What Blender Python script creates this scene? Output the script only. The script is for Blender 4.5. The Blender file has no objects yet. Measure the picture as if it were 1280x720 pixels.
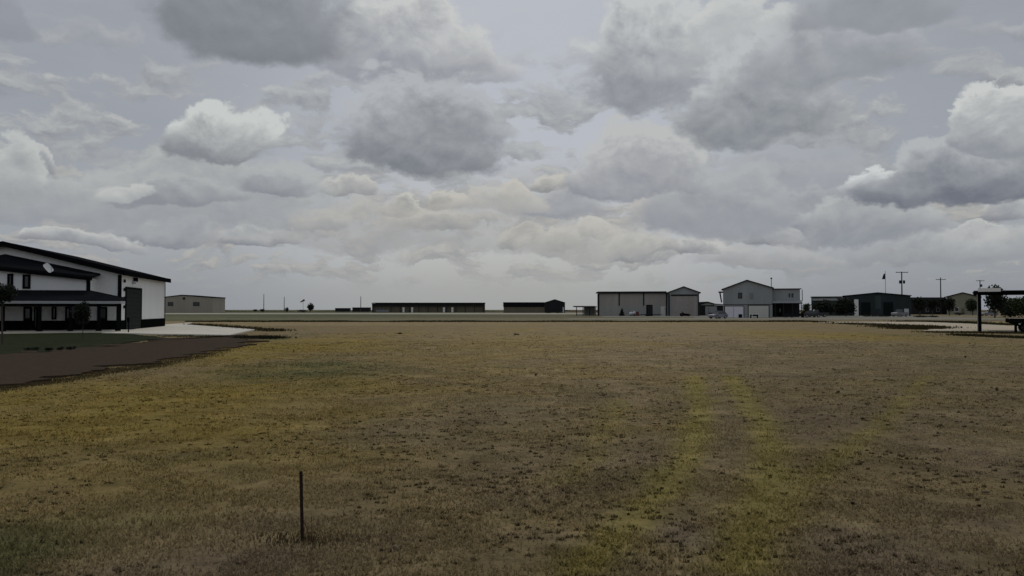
import bpy, bmesh, math, random
import numpy as np
from mathutils import Vector, Matrix

random.seed(7); RNG = np.random.default_rng(7)
S = bpy.context.scene
COL = S.collection

# ------------------------------------------------------------------ camera
H = 1.8; F = 1005.0; PITCH = math.atan(27.0 / F)
cam = bpy.data.cameras.new('camera'); camo = bpy.data.objects.new('camera', cam); COL.objects.link(camo)
cam.sensor_width = 36; cam.lens = 36 * F / 1280; cam.clip_end = 12000; cam.clip_start = 0.1
camo.location = (0, 0, H); camo.rotation_euler = (math.pi / 2 + PITCH, 0, 0)
S.camera = camo

def ray(px, py):
    x = (px - 640) / F; v = (360 - py) / F
    cp, sp = math.cos(PITCH), math.sin(PITCH)
    return Vector((x, cp - v * sp, sp + v * cp))
def G(px, py, z=0.0):                       # photo bearing -> point on the ground
    d = ray(px, py); t = (z - H) / d.z
    return Vector((d.x * t, d.y * t, z))
def X(px, Y): return (px - 640) / F * Y     # metres across at distance Y
def Z(py, Y):
    d = ray(640, py); return H + d.z * Y / d.y

# ------------------------------------------------------------------ tagging
def tag(o, label=None, cat=None, group=None, kind=None):
    if label: o['label'] = label
    if cat: o['category'] = cat
    if group: o['group'] = group
    if kind: o['kind'] = kind
    return o
def thing(name, loc, label, cat, rz=0.0, group=None):
    o = bpy.data.objects.new(name, None); COL.objects.link(o)
    o.empty_display_size = 0.2
    o.location = loc; o.rotation_euler = (0, 0, rz)
    return tag(o, label, cat, group)

class MB:
    def __init__(s): s.v = []; s.f = []
    def add(s, vs, fs):
        b = len(s.v); s.v += [tuple(p) for p in vs]; s.f += [tuple(i + b for i in f) for f in fs]; return s
    def box(s, x0, x1, y0, y1, z0, z1):
        return s.add([(x0,y0,z0),(x1,y0,z0),(x1,y1,z0),(x0,y1,z0),(x0,y0,z1),(x1,y0,z1),(x1,y1,z1),(x0,y1,z1)],
              [(0,3,2,1),(4,5,6,7),(0,1,5,4),(1,2,6,5),(2,3,7,6),(3,0,4,7)])
    def prism_y(s, pts, y0, y1):            # outline in (x,z), counter-clockwise seen from -y
        n = len(pts)
        return s.add([(x, y0, z) for x, z in pts] + [(x, y1, z) for x, z in pts],
              [tuple(range(n)), tuple(range(2*n-1, n-1, -1))] + [(i, i+n, (i+1) % n + n, (i+1) % n) for i in range(n)])
    def prism_x(s, pts, x0, x1):            # outline in (y,z)
        n = len(pts)
        return s.add([(x0, y, z) for y, z in pts] + [(x1, y, z) for y, z in pts],
              [tuple(range(n-1, -1, -1)), tuple(range(n, 2*n))] + [(i, (i+1) % n, (i+1) % n + n, i+n) for i in range(n)])
    def prism_z(s, pts, z0, z1):
        n = len(pts)
        return s.add([(x, y, z0) for x, y in pts] + [(x, y, z1) for x, y in pts],
              [tuple(range(n-1, -1, -1)), tuple(range(n, 2*n))] + [(i, (i+1) % n, (i+1) % n + n, i+n) for i in range(n)])
    def tube(s, p0, p1, r0, r1=None, n=8):
        r1 = r0 if r1 is None else r1
        p0 = Vector(p0); p1 = Vector(p1); d = (p1 - p0).normalized()
        a = d.orthogonal().normalized(); b = d.cross(a)
        vs = []
        for p, r in ((p0, r0), (p1, r1)):
            for i in range(n):
                t = 2 * math.pi * i / n; vs.append(p + (a * math.cos(t) + b * math.sin(t)) * r)
        return s.add(vs, [(i, (i+1) % n, (i+1) % n + n, i+n) for i in range(n)] + [tuple(range(n-1, -1, -1)), tuple(range(n, 2*n))])
    def ball(s, c, rx, ry, rz, n=10, m=6):
        vs = [(c[0], c[1], c[2] - rz)]
        for j in range(1, m):
            t = -math.pi/2 + math.pi * j / m
            for i in range(n):
                a = 2 * math.pi * i / n
                vs.append((c[0] + rx*math.cos(t)*math.cos(a), c[1] + ry*math.cos(t)*math.sin(a), c[2] + rz*math.sin(t)))
        vs.append((c[0], c[1], c[2] + rz)); fs = []
        for i in range(n):
            fs.append((0, 1 + (i+1) % n, 1 + i)); k = 1 + (m-2)*n
            fs.append((k + i, k + (i+1) % n, len(vs) - 1))
            for j in range(m-2):
                fs.append((1+j*n+i, 1+j*n+(i+1) % n, 1+(j+1)*n+(i+1) % n, 1+(j+1)*n+i))
        return s.add(vs, fs)
    def build(s, name, mat, parent=None, bevel=0.0, smooth=False):
        me = bpy.data.meshes.new(name); me.from_pydata(s.v, [], s.f)
        bm = bmesh.new(); bm.from_mesh(me)
        bmesh.ops.recalc_face_normals(bm, faces=bm.faces)
        if bevel: bmesh.ops.bevel(bm, geom=list(bm.edges), offset=bevel, segments=2, affect='EDGES', clamp_overlap=True)
        bm.to_mesh(me); bm.free()
        if smooth: me.polygons.foreach_set('use_smooth', [True] * len(me.polygons))
        me.materials.append(mat); me.update()
        o = bpy.data.objects.new(name, me); COL.objects.link(o)
        if parent: o.parent = parent
        return o

# ------------------------------------------------------------------ materials
def lin(r, g, b):
    f = lambda c: (c/255/12.92) if c/255 <= 0.04045 else ((c/255 + 0.055)/1.055) ** 2.4
    return (f(r), f(g), f(b))
class NT:
    def __init__(s, tree): s.t = tree
    def n(s, typ, **kw):
        nd = s.t.nodes.new(typ)
        for k, v in kw.items(): setattr(nd, k, v)
        return nd
    def link(s, a, b): s.t.links.new(a, b)
    def put(s, sock, v):
        if hasattr(v, 'is_linked') or isinstance(v, bpy.types.NodeSocket): s.link(v, sock)
        elif v is not None: sock.default_value = v
    def math(s, op, a, b=None, c=None, clamp=False):
        nd = s.n('ShaderNodeMath', operation=op); nd.use_clamp = clamp
        s.put(nd.inputs[0], a); s.put(nd.inputs[1], b)
        if c is not None: s.put(nd.inputs[2], c)
        return nd.outputs[0]
    def vmath(s, op, a, b=None, c=None):
        nd = s.n('ShaderNodeVectorMath', operation=op)
        s.put(nd.inputs[0], a)
        if b is not None: s.put(nd.inputs[3 if op == 'SCALE' else 1], b)
        if c is not None: s.put(nd.inputs[2], c)
        return nd.outputs['Value'] if op in ('DOT_PRODUCT', 'LENGTH') else nd.outputs['Vector']
    def rng(s, v, a, b, c=0.0, d=1.0, smooth=True):
        nd = s.n('ShaderNodeMapRange', interpolation_type='SMOOTHSTEP' if smooth else 'LINEAR')
        s.put(nd.inputs[0], v); s.put(nd.inputs[1], a); s.put(nd.inputs[2], b); s.put(nd.inputs[3], c); s.put(nd.inputs[4], d)
        return nd.outputs[0]
    def mix(s, f, a, b, blend='MIX'):
        nd = s.n('ShaderNodeMix', data_type='RGBA', blend_type=blend)
        for sock, v in ((nd.inputs[0], f), (nd.inputs[6], a), (nd.inputs[7], b)):
            if isinstance(v, tuple): v = (*v, 1.0) if len(v) == 3 else v
            s.put(sock, v)
        return nd.outputs[2]
    def noise(s, vec, scale, detail=4, rough=0.55, dist=0.0, out=0):
        nd = s.n('ShaderNodeTexNoise'); s.put(nd.inputs['Vector'], vec)
        nd.inputs['Scale'].default_value = scale; nd.inputs['Detail'].default_value = detail
        nd.inputs['Roughness'].default_value = rough; nd.inputs['Distortion'].default_value = dist
        return nd.outputs[out]

MATS = {}
def mat(name, col, rough=0.8, var=0.18, scale=1.2, metal=0.0, rib=None, ribdir='X', spec=0.3, bump=0.0, bscale=20, streak=False, trans=0.0):
    if name in MATS: return MATS[name]
    m = bpy.data.materials.new(name); m.use_nodes = True; t = NT(m.node_tree)
    b = m.node_tree.nodes['Principled BSDF']
    tc = t.n('ShaderNodeTexCoord').outputs['Object']
    vec = tc
    if streak:
        mp = t.n('ShaderNodeMapping'); t.link(tc, mp.inputs[0]); mp.inputs['Scale'].default_value = (1, 1, 0.15); vec = mp.outputs[0]
    n1 = t.noise(vec, scale, 5, 0.6); n2 = t.noise(tc, scale * 9, 3, 0.6)
    s = t.math('MULTIPLY_ADD', n2, 0.4, t.math('MULTIPLY', n1, 0.6))
    f = t.rng(s, 0.3, 0.7, 1 - var, 1 + var, smooth=False)
    c = t.mix(1.0, col, t.vmath('MULTIPLY', f, (1, 1, 1)), 'MULTIPLY')
    t.link(c, b.inputs['Base Color'])
    b.inputs['Roughness'].default_value = rough; b.inputs['Metallic'].default_value = metal
    b.inputs['Specular IOR Level'].default_value = spec
    if trans: b.inputs['Transmission Weight'].default_value = trans
    hgt = None
    if rib:
        w = t.n('ShaderNodeTexWave', wave_type='BANDS', bands_direction=ribdir, wave_profile='SIN')
        t.link(tc, w.inputs['Vector']); w.inputs['Scale'].default_value = rib; w.inputs['Distortion'].default_value = 0
        hgt = t.math('POWER', w.outputs['Fac'], 4.0)
    elif bump: hgt = t.noise(tc, bscale, 5, 0.65)
    if hgt is not None:
        bp = t.n('ShaderNodeBump'); bp.inputs['Strength'].default_value = bump or 0.5; bp.inputs['Distance'].default_value = 0.03
        t.link(hgt, bp.inputs['Height']); t.link(bp.outputs[0], b.inputs['Normal'])
    MATS[name] = m; return m
def leafmat(name, col, var=0.5):
    if name in MATS: return MATS[name]
    m = bpy.data.materials.new(name); m.use_nodes = True; t = NT(m.node_tree)
    b = m.node_tree.nodes['Principled BSDF']; out = m.node_tree.nodes['Material Output']
    tc = t.n('ShaderNodeTexCoord').outputs['Object']
    n = t.noise(tc, 1.1, 3); f = t.rng(n, 0.3, 0.7, 1 - var, 1 + var, smooth=False)
    c = t.mix(1.0, col, t.vmath('MULTIPLY', f, (1, 1, 1)), 'MULTIPLY')
    t.link(c, b.inputs['Base Color']); b.inputs['Roughness'].default_value = 0.7; b.inputs['Specular IOR Level'].default_value = 0.2
    tr = t.n('ShaderNodeBsdfTranslucent'); t.link(c, tr.inputs[0])
    mx = t.n('ShaderNodeMixShader'); mx.inputs[0].default_value = 0.25
    t.link(b.outputs[0], mx.inputs[1]); t.link(tr.outputs[0], mx.inputs[2]); t.link(mx.outputs[0], out.inputs[0])
    MATS[name] = m; return m

M_white = mat('white_siding', (0.72, 0.73, 0.74), 0.55, 0.06, 0.5, rib=2.2, bump=0.35, streak=True)
M_whitetrim = mat('white_trim', (0.75, 0.75, 0.74), 0.5, 0.06, 2)
M_black = mat('black_metal', (0.007, 0.0075, 0.009), 0.9, 0.25, 2, spec=0.0)
M_blackrib = mat('black_ribbed_metal', (0.006, 0.0065, 0.007), 0.9, 0.25, 1.2, rib=2.2, bump=0.4, spec=0.0)
M_darkroof = mat('dark_roof', (0.012, 0.013, 0.015), 0.95, 0.3, 0.8, rib=1.5, bump=0.4, spec=0.0)
M_graysteel = mat('grey_siding', (0.285, 0.30, 0.305), 0.7, 0.2, 0.35, rib=1.6, bump=0.4, streak=True)
M_tansteel = mat('taupe_siding', (0.335, 0.305, 0.285), 0.7, 0.22, 0.3, rib=1.6, bump=0.4, streak=True)
M_greysteel2 = mat('pale_grey_siding', (0.31, 0.315, 0.30), 0.7, 0.22, 0.3, rib=1.6, bump=0.4, streak=True)
M_greensteel = mat('dark_green_siding', (0.034, 0.043, 0.045), 0.8, 0.3, 0.3, rib=1.2, bump=0.4, streak=True, spec=0.1)
M_beige = mat('beige_stucco', (0.34, 0.31, 0.26), 0.85, 0.14, 0.3, bump=0.2, streak=True)
M_olive = mat('olive_beige_stucco', (0.24, 0.24, 0.18), 0.85, 0.14, 0.3, bump=0.2)
M_doorwhite = mat('white_door_paint', (0.72, 0.70, 0.76), 0.5, 0.08, 0.6, rib=0.9, ribdir='Z', bump=0.5)
M_doorcream = mat('cream_door_paint', (0.56, 0.56, 0.52), 0.55, 0.08, 0.6, rib=0.9, ribdir='Z', bump=0.5)
M_greendoor = mat('dark_green_door', (0.007, 0.011, 0.010), 0.75, 0.25, 0.6, rib=0.9, ribdir='Z', bump=0.5, spec=0.1)
M_darkwall = mat('dark_weathered_metal', (0.022, 0.023, 0.025), 0.8, 0.3, 0.3, rib=1.0, bump=0.4, streak=True, spec=0.12)
M_brownwall = mat('brown_weathered_wall', (0.15, 0.13, 0.095), 0.85, 0.2, 0.3, rib=1.0, bump=0.4, streak=True)
M_glass = mat('window_glass', (0.02, 0.025, 0.03), 0.12, 0.1, 1, spec=0.6)
M_wood = mat('weathered_wood', (0.055, 0.05, 0.045), 0.9, 0.3, 3, bump=0.4, streak=True)
M_bark = mat('bark', (0.07, 0.055, 0.045), 0.9, 0.3, 4, bump=0.5)
M_rust = mat('rusted_steel', (0.026, 0.015, 0.011), 0.85, 0.5, 14, bump=0.5, bscale=60)
M_galv = mat('galvanised_steel', (0.34, 0.35, 0.36), 0.45, 0.15, 3, metal=0.3)
M_concrete = mat('concrete', (0.56, 0.53, 0.455), 0.9, 0.16, 0.35, bump=0.2)
M_gravel = mat('grey_gravel', (0.050, 0.042, 0.036), 0.95, 0.45, 0.5, bump=0.9, bscale=14, spec=0.05)
M_dirt = mat('pale_caliche', (0.43, 0.37, 0.275), 0.95, 0.18, 0.4, bump=0.5, bscale=12)
M_road = mat('worn_road', (0.20, 0.185, 0.145), 0.9, 0.22, 0.08, bump=0.2)
M_taxi = mat('worn_taxiway', (0.33, 0.32, 0.27), 0.9, 0.15, 0.05)
M_tyre = mat('tyre_rubber', (0.012, 0.012, 0.012), 0.85, 0.2, 4)
M_carwhite = mat('white_car_paint', (0.62, 0.63, 0.68), 0.3, 0.04, 2, spec=0.5)
M_cardark = mat('dark_car_paint', (0.02, 0.02, 0.026), 0.3, 0.1, 2, spec=0.5)
M_carsilver = mat('silver_car_paint', (0.20, 0.20, 0.25), 0.3, 0.06, 2, spec=0.5, metal=0.2)
M_navy = mat('dark_flag_cloth', (0.015, 0.015, 0.022), 0.9, 0.3, 3)
M_lamp = mat('lamp_housing', (0.5, 0.52, 0.56), 0.4, 0.05, 2)
M_stone = mat('pale_stone', (0.15, 0.115, 0.075), 0.9, 0.3, 8, bump=0.5)
M_redpaint = mat('faded_red_paint', (0.12, 0.035, 0.025), 0.7, 0.3, 3)
M_cargrey = mat('grey_car_paint', (0.20, 0.20, 0.22), 0.4, 0.06, 2, spec=0.4)
L_dark = leafmat('leaf_dark', (0.018, 0.024, 0.016))
L_mid = leafmat('leaf_mid', (0.035, 0.050, 0.026))
L_green = leafmat('leaf_green', (0.045, 0.062, 0.026))
L_blue = leafmat('leaf_blue_green', (0.030, 0.042, 0.036))

# ------------------------------------------------------------------ numpy value noise for patches on the field
def hash2(ix, iy, seed):
    h = (ix.astype(np.int64) * 374761393 + iy.astype(np.int64) * 668265263 + seed * 982451653) & 0x7fffffff
    h = ((h ^ (h >> 13)) * 1274126177) & 0x7fffffff
    return ((h ^ (h >> 16)) & 0xffff) / 65535.0
def vnoise(x, y, seed=0):
    ix = np.floor(x); iy = np.floor(y); fx = x - ix; fy = y - iy
    fx = fx*fx*(3-2*fx); fy = fy*fy*(3-2*fy)
    a = hash2(ix, iy, seed); b = hash2(ix+1, iy, seed); c = hash2(ix, iy+1, seed); d = hash2(ix+1, iy+1, seed)
    return (a*(1-fx)+b*fx)*(1-fy) + (c*(1-fx)+d*fx)*fy
def fbm(x, y, seed=0, oct=4):
    r = 0; a = 0.5; s = 0
    for i in range(oct):
        r = r + a * vnoise(x*2**i, y*2**i, seed + i*17); s += a; a *= 0.5
    return r / s

# patches: a point of the field, its half sizes in metres (across, along), strength
def patch_list(spec):
    out = []
    for px, py, rx, ry, s in spec:
        g = G(px, py); g2 = G(px + rx, py); far = G(px, max(py - ry, 389)); near = G(px, py + ry)
        out.append((g.x, math.log(g.y), abs(g2.x - g.x), (math.log(far.y) - math.log(near.y)) / 2, s))
    return out
YEL = patch_list([(130,520,290,70,1.0),(20,500,160,30,1.0),(380,432,110,16,1.0),(330,480,160,22,.35),(230,590,190,40,.6),(430,520,90,60,.4),
  (640,425,140,14,.4),(700,462,60,10,.35),(560,470,90,25,.35),(1060,420,110,6,.9),(990,418,70,4,.9),(1100,470,60,12,.25),(745,695,45,25,.35),
  (100,575,140,30,.4),(560,440,80,18,.3)])
GRN = patch_list([(370,464,110,10,.75),(60,690,150,45,.9),(200,655,130,30,.85),(330,640,60,15,.6),(100,640,60,10,.8),(300,690,90,20,.5),(1230,490,40,12,.5),
  (1220,450,60,8,.35),(330,425,35,5,.8),(1150,420,40,3,.6),(620,710,70,14,.25)])
BAR = patch_list([(700,590,160,60,.55),(900,570,130,90,.6),(880,430,200,22,.5),(1100,560,170,70,.5),(860,680,40,20,.9),(1100,680,140,50,.8),(660,690,90,30,.7),(150,610,60,12,.6),
  (1200,450,60,6,.4),(590,530,90,25,.5),(1000,470,120,18,.4),(380,690,110,22,.75),(420,640,50,15,.45)])
TRACKS = [([(868,470),(874,500),(868,560),(820,620),(720,710)], 0.24, .95), ([(915,470),(935,500),(960,545),(968,590),(950,640),(930,712)], 0.26, .95),
          ([(1160,470),(1090,540),(1010,600),(960,660)], 0.22, .62), ([(770,500),(750,560),(700,600)], 0.22, .35)]
def seg_d(x, y, a, b):
    vx, vy = b[0]-a[0], b[1]-a[1]; t = np.clip(((x-a[0])*vx + (y-a[1])*vy) / (vx*vx+vy*vy), 0, 1)
    return np.hypot(x - a[0] - t*vx, y - a[1] - t*vy)
C_straw = np.array([0.150, 0.116, 0.062]); C_yel = np.array([0.166, 0.123, 0.034]); C_grn = np.array([0.070, 0.073, 0.031]); C_trk = np.array([0.172, 0.142, 0.047]); C_bar = np.array([0.128, 0.098, 0.066])
def field_masks(x, y):
    ys = np.maximum(y, 1.0); ly = np.log(ys)
    wx = x + (fbm(x*0.25, y*0.25, 5)-0.5) * 5; wy = ly + (fbm(x*0.3+9, y*0.3, 8)-0.5) * 0.35
    def acc(L):
        r = np.zeros_like(x)
        for cx, cy, rx, ry, s in L:
            d = ((wx-cx)/rx)**2 + ((wy-cy)/ry)**2
            r = np.maximum(r, s * np.exp(-d * 0.8))
        return r
    yel, grn, bar = acc(YEL), acc(GRN), acc(BAR)
    tx = x + (fbm(x*1.6, y*1.6, 31)-0.5) * 0.3
    trk = np.zeros_like(x)
    for pts, w, ws in TRACKS:
        g = [G(*p) for p in pts]; d = np.full_like(x, 1e9)
        for a, b in zip(g[:-1], g[1:]): d = np.minimum(d, seg_d(tx, y, (a.x, a.y), (b.x, b.y)))
        g_ = np.exp(-(d / w)**2); trk = np.maximum(trk, g_ * ws); bar = bar * (1 - 0.8*g_)
    n = fbm(x*0.5, y*0.5, 3, 5); n2 = fbm(x*0.12, y*0.12, 12, 4)
    yel = np.clip(yel + (n-0.5)*0.7 + (n2-0.5)*0.4, 0, 1); grn = np.clip(grn * (0.55+n*0.9) + (fbm(x*0.7, y*0.7, 77)-0.64)*1.2, 0, 1)
    bar = np.clip(bar + (fbm(x*0.6+3, y*0.6, 55, 5)-0.5)*0.9, 0, 1)
    return yel, grn, bar, np.clip(trk * (.82 + .36*fbm(x*1.3, y*1.3, 66, 3)), 0, 1)
def field_color(x, y, masks=None):
    yel, grn, bar, trk = masks or field_masks(x, y)
    c = np.broadcast_to(C_straw, (len(x), 3)).copy()
    for m_, k in ((bar, C_bar), (yel, C_yel), (grn, C_grn), (trk, C_trk)): c = c*(1-m_[:, None]) + k*m_[:, None]
    # beyond the verge the mown airfield turns a paler, greyer green
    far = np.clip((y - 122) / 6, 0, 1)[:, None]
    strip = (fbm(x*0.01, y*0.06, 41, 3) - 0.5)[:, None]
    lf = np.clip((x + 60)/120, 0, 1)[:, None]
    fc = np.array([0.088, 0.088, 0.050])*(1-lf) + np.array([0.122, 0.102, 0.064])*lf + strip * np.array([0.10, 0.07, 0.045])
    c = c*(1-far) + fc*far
    # straw colour scaled up away from the near strip, less so on the right-hand side
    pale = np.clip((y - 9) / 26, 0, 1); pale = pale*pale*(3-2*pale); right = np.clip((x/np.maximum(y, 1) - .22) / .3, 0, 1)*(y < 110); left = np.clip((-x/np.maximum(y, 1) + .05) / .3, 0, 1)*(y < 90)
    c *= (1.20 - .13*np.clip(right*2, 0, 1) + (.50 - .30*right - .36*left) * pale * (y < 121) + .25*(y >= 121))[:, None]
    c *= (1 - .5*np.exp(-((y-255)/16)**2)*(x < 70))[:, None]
    c *= (0.8 + 0.4*fbm(x*1.7, y*1.7, 21, 3))[:, None]
    return np.clip(c, 0.008, 0.6)

def color_attr(me, rgb):
    a = me.color_attributes.new('tint', 'FLOAT_COLOR', 'POINT')
    rgba = np.ones((len(rgb), 4), np.float32); rgba[:, :3] = rgb
    a.data.foreach_set('color', rgba.ravel())

# ------------------------------------------------------------------ ground sheet
def bank(x, y):   # low bank where the field meets the road verge
    return 0.0 * x
def make_ground():
    ys = np.concatenate([np.linspace(-30, 3.5, 12), np.geomspace(4, 140, 560), np.geomspace(142, 6000, 90)])
    tt = np.linspace(-1, 1, 361); 
    N, Mx = len(ys), len(tt)
    half = 12 + np.maximum(ys, 0)*0.95
    xs = half[:, None] * tt[None, :]
    edge = np.abs(tt) > 0.999
    xs[:, edge] = np.sign(tt[edge])[None, :] * 6000
    yy = np.repeat(ys[:, None], Mx, 1)
    x = xs.ravel(); y = yy.ravel()
    amp = np.clip(1 - np.maximum(y, 0)/60, 0, 1)
    side = np.clip((np.abs(x) - 0.40*np.maximum(y,10)) / (0.1*np.maximum(y,10)), 0, 1) * (y > 26)
    z = (fbm(x*1.6, y*1.6, 2, 4)-0.5) * 0.07 * amp + (fbm(x*0.3, y*0.3, 9, 3)-0.5) * 0.12 * amp * (1-side)
    z -= 0.06 * amp * (y < 16)*0
    me = bpy.data.meshes.new('field_ground')
    me.vertices.add(len(x)); me.vertices.foreach_set('co', np.stack([x, y, z], 1).astype(np.float32).ravel())
    i = np.arange(N-1)[:, None]*Mx + np.arange(Mx-1)[None, :]
    q = np.stack([i, i+1, i+Mx+1, i+Mx], -1).reshape(-1, 4)
    me.loops.add(q.size); me.loops.foreach_set('vertex_index', q.ravel().astype(np.int32))
    me.polygons.add(len(q)); me.polygons.foreach_set('loop_start', (np.arange(len(q))*4).astype(np.int32))
    me.polygons.foreach_set('use_smooth', np.ones(len(q), bool))
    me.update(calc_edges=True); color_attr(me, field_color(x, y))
    m = bpy.data.materials.new('dry_field'); m.use_nodes = True; t = NT(m.node_tree); b = m.node_tree.nodes['Principled BSDF']
    at = t.n('ShaderNodeAttribute', attribute_name='tint').outputs['Color']
    tc = t.n('ShaderNodeTexCoord').outputs['Object']
    n1 = t.noise(tc, 4.0, 5, 0.65); n2 = t.noise(tc, 22.0, 4, 0.7); n3 = t.noise(tc, 0.9, 4, 0.6)
    s = t.math('ADD', t.math('MULTIPLY', n1, 0.5), t.math('MULTIPLY', n2, 0.5))
    f = t.rng(s, 0.32, 0.68, 0.55, 1.5, smooth=False)
    f3 = t.rng(n3, 0.3, 0.7, 0.8, 1.2, smooth=False)
    c = t.mix(1.0, at, t.vmath('MULTIPLY', t.math('MULTIPLY', f, f3), (1, 1, 1)), 'MULTIPLY')
    # scattered dark thatch
    v = t.noise(tc, 5.5, 2, 0.5, 0.6); dk = t.rng(v, 0.62, 0.76, 0, 0.6)
    c = t.mix(dk, c, (0.022, 0.018, 0.011))
    t.link(c, b.inputs['Base Color']); b.inputs['Roughness'].default_value = 0.95; b.inputs['Specular IOR Level'].default_value = 0.05
    bp = t.n('ShaderNodeBump'); bp.inputs['Strength'].default_value = 0.9; bp.inputs['Distance'].default_value = 0.05
    t.link(s, bp.inputs['Height']); t.link(bp.outputs[0], b.inputs['Normal'])
    me.materials.append(m)
    o = bpy.data.objects.new('field_ground', me); COL.objects.link(o); return tag(o, kind='structure')
ground = make_ground()
def ground_z(x, y):
    amp = np.clip(1 - np.maximum(y, 0)/60, 0, 1)
    side = np.clip((np.abs(x) - 0.40*np.maximum(y,10)) / (0.1*np.maximum(y,10)), 0, 1) * (y > 26)
    return (fbm(x*1.6, y*1.6, 2, 4)-0.5) * 0.07 * amp + (fbm(x*0.3, y*0.3, 9, 3)-0.5) * 0.12 * amp * (1-side)
def gz(x, y): return float(ground_z(np.array([x]), np.array([y]))[0])

# ------------------------------------------------------------------ grass as blades
def blade_mat(name):
    m = bpy.data.materials.new(name); m.use_nodes = True; t = NT(m.node_tree)
    b = m.node_tree.nodes['Principled BSDF']; out = m.node_tree.nodes['Material Output']
    at = t.n('ShaderNodeAttribute', attribute_name='tint').outputs['Color']
    t.link(at, b.inputs['Base Color']); b.inputs['Roughness'].default_value = 0.8; b.inputs['Specular IOR Level'].default_value = 0.1
    tr = t.n('ShaderNodeBsdfTranslucent'); t.link(at, tr.inputs[0])
    mx = t.n('ShaderNodeMixShader'); mx.inputs[0].default_value = 0.3
    t.link(b.outputs[0], mx.inputs[1]); t.link(tr.outputs[0], mx.inputs[2]); t.link(mx.outputs[0], out.inputs[0]); return m
M_blade = blade_mat('grass_blade')
def blades(name, x, y, z, h, w, rgb, lean=0.5, kind='stuff'):
    n = len(x); a = RNG.uniform(0, 2*np.pi, n); la = RNG.uniform(0, 2*np.pi, n); l = h * lean * RNG.uniform(0.2, 1.0, n)
    dx, dy = np.cos(a)*w/2, np.sin(a)*w/2; lx, ly = np.cos(la)*l, np.sin(la)*l
    P = np.empty((n, 5, 3), np.float32)
    P[:, 0] = np.stack([x-dx, y-dy, z-0.01], 1); P[:, 1] = np.stack([x+dx, y+dy, z-0.01], 1)
    P[:, 2] = np.stack([x+dx*.7+lx*.35, y+dy*.7+ly*.35, z+h*.6], 1); P[:, 3] = np.stack([x-dx*.7+lx*.35, y-dy*.7+ly*.35, z+h*.6], 1)
    P[:, 4] = np.stack([x+lx, y+ly, z+h*RNG.uniform(.75, 1, n)], 1)
    me = bpy.data.meshes.new(name); me.vertices.add(n*5); me.vertices.foreach_set('co', P.ravel())
    b = (np.arange(n)*5)[:, None]
    idx = np.concatenate([b + np.array([[0,1,2,3]]), b + np.array([[3,2,4]])], 1).ravel().astype(np.int32)
    me.loops.add(len(idx)); me.loops.foreach_set('vertex_index', idx)
    ls = np.stack([np.arange(n)*7, np.arange(n)*7+4], 1).ravel().astype(np.int32)
    me.polygons.add(2*n); me.polygons.foreach_set('loop_start', ls)
    me.update(calc_edges=True); color_attr(me, np.repeat(rgb, 5, 0))
    me.materials.append(M_blade)
    o = bpy.data.objects.new(name, me); COL.objects.link(o)
    return tag(o, kind=kind) if kind else o

DRIVE = [(-260,560),(-60,505),(0,487),(60,477),(140,464),(200,455),(260,442),(318,424),(303,419),(286,421),(205,424),(120,435),(60,441),(0,445),(-120,455),(-320,480)]
LAWN = [(-320,480),(-120,455),(0,445),(60,441),(120,435),(205,422.5),(150,417.0),(120,416.4),(0,418.2),(-160,420),(-400,423)]
SLAB = [(127,415.4),(165,413.3),(204,406.8),(240,403.9),(233,406.6),(319,413),(286.5,420.3),(204,419),(127,417.4)]
PATH = [(1020,403.2),(1090,402.6),(1155,402.8),(1225,405.6),(1275,408),(1420,412),(1420,419),(1262,415.2),(1200,414.6),(1152,414.4),(1168,411.6),(1172,409.8),(1150,408.4),(1110,406.9),(1070,405.3)]
def poly_xy(pp): return [tuple(G(*p)[:2]) for p in pp]
def inside(x, y, poly):
    r = np.zeros(len(x), bool); n = len(poly)
    for i in range(n):
        x0, y0 = poly[i]; x1, y1 = poly[(i+1) % n]
        c = ((y0 > y) != (y1 > y)); xi = (x1-x0)*(y-y0)/((y1-y0) if y1 != y0 else 1e-9) + x0
        r ^= c & (x < xi)
    return r
NOGRASS = [poly_xy(p) for p in (DRIVE, SLAB, PATH)]
def keep_field(x, y, lawn=False):
    k = np.ones(len(x), bool)
    for i, p in enumerate(NOGRASS):
        ins = inside(x, y, p)
        if i == 0: ins &= fbm(x*.55, y*.30, 93, 4) + RNG.normal(0, .08, len(x)) < .54
        k &= ~ins
    return k

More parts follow.
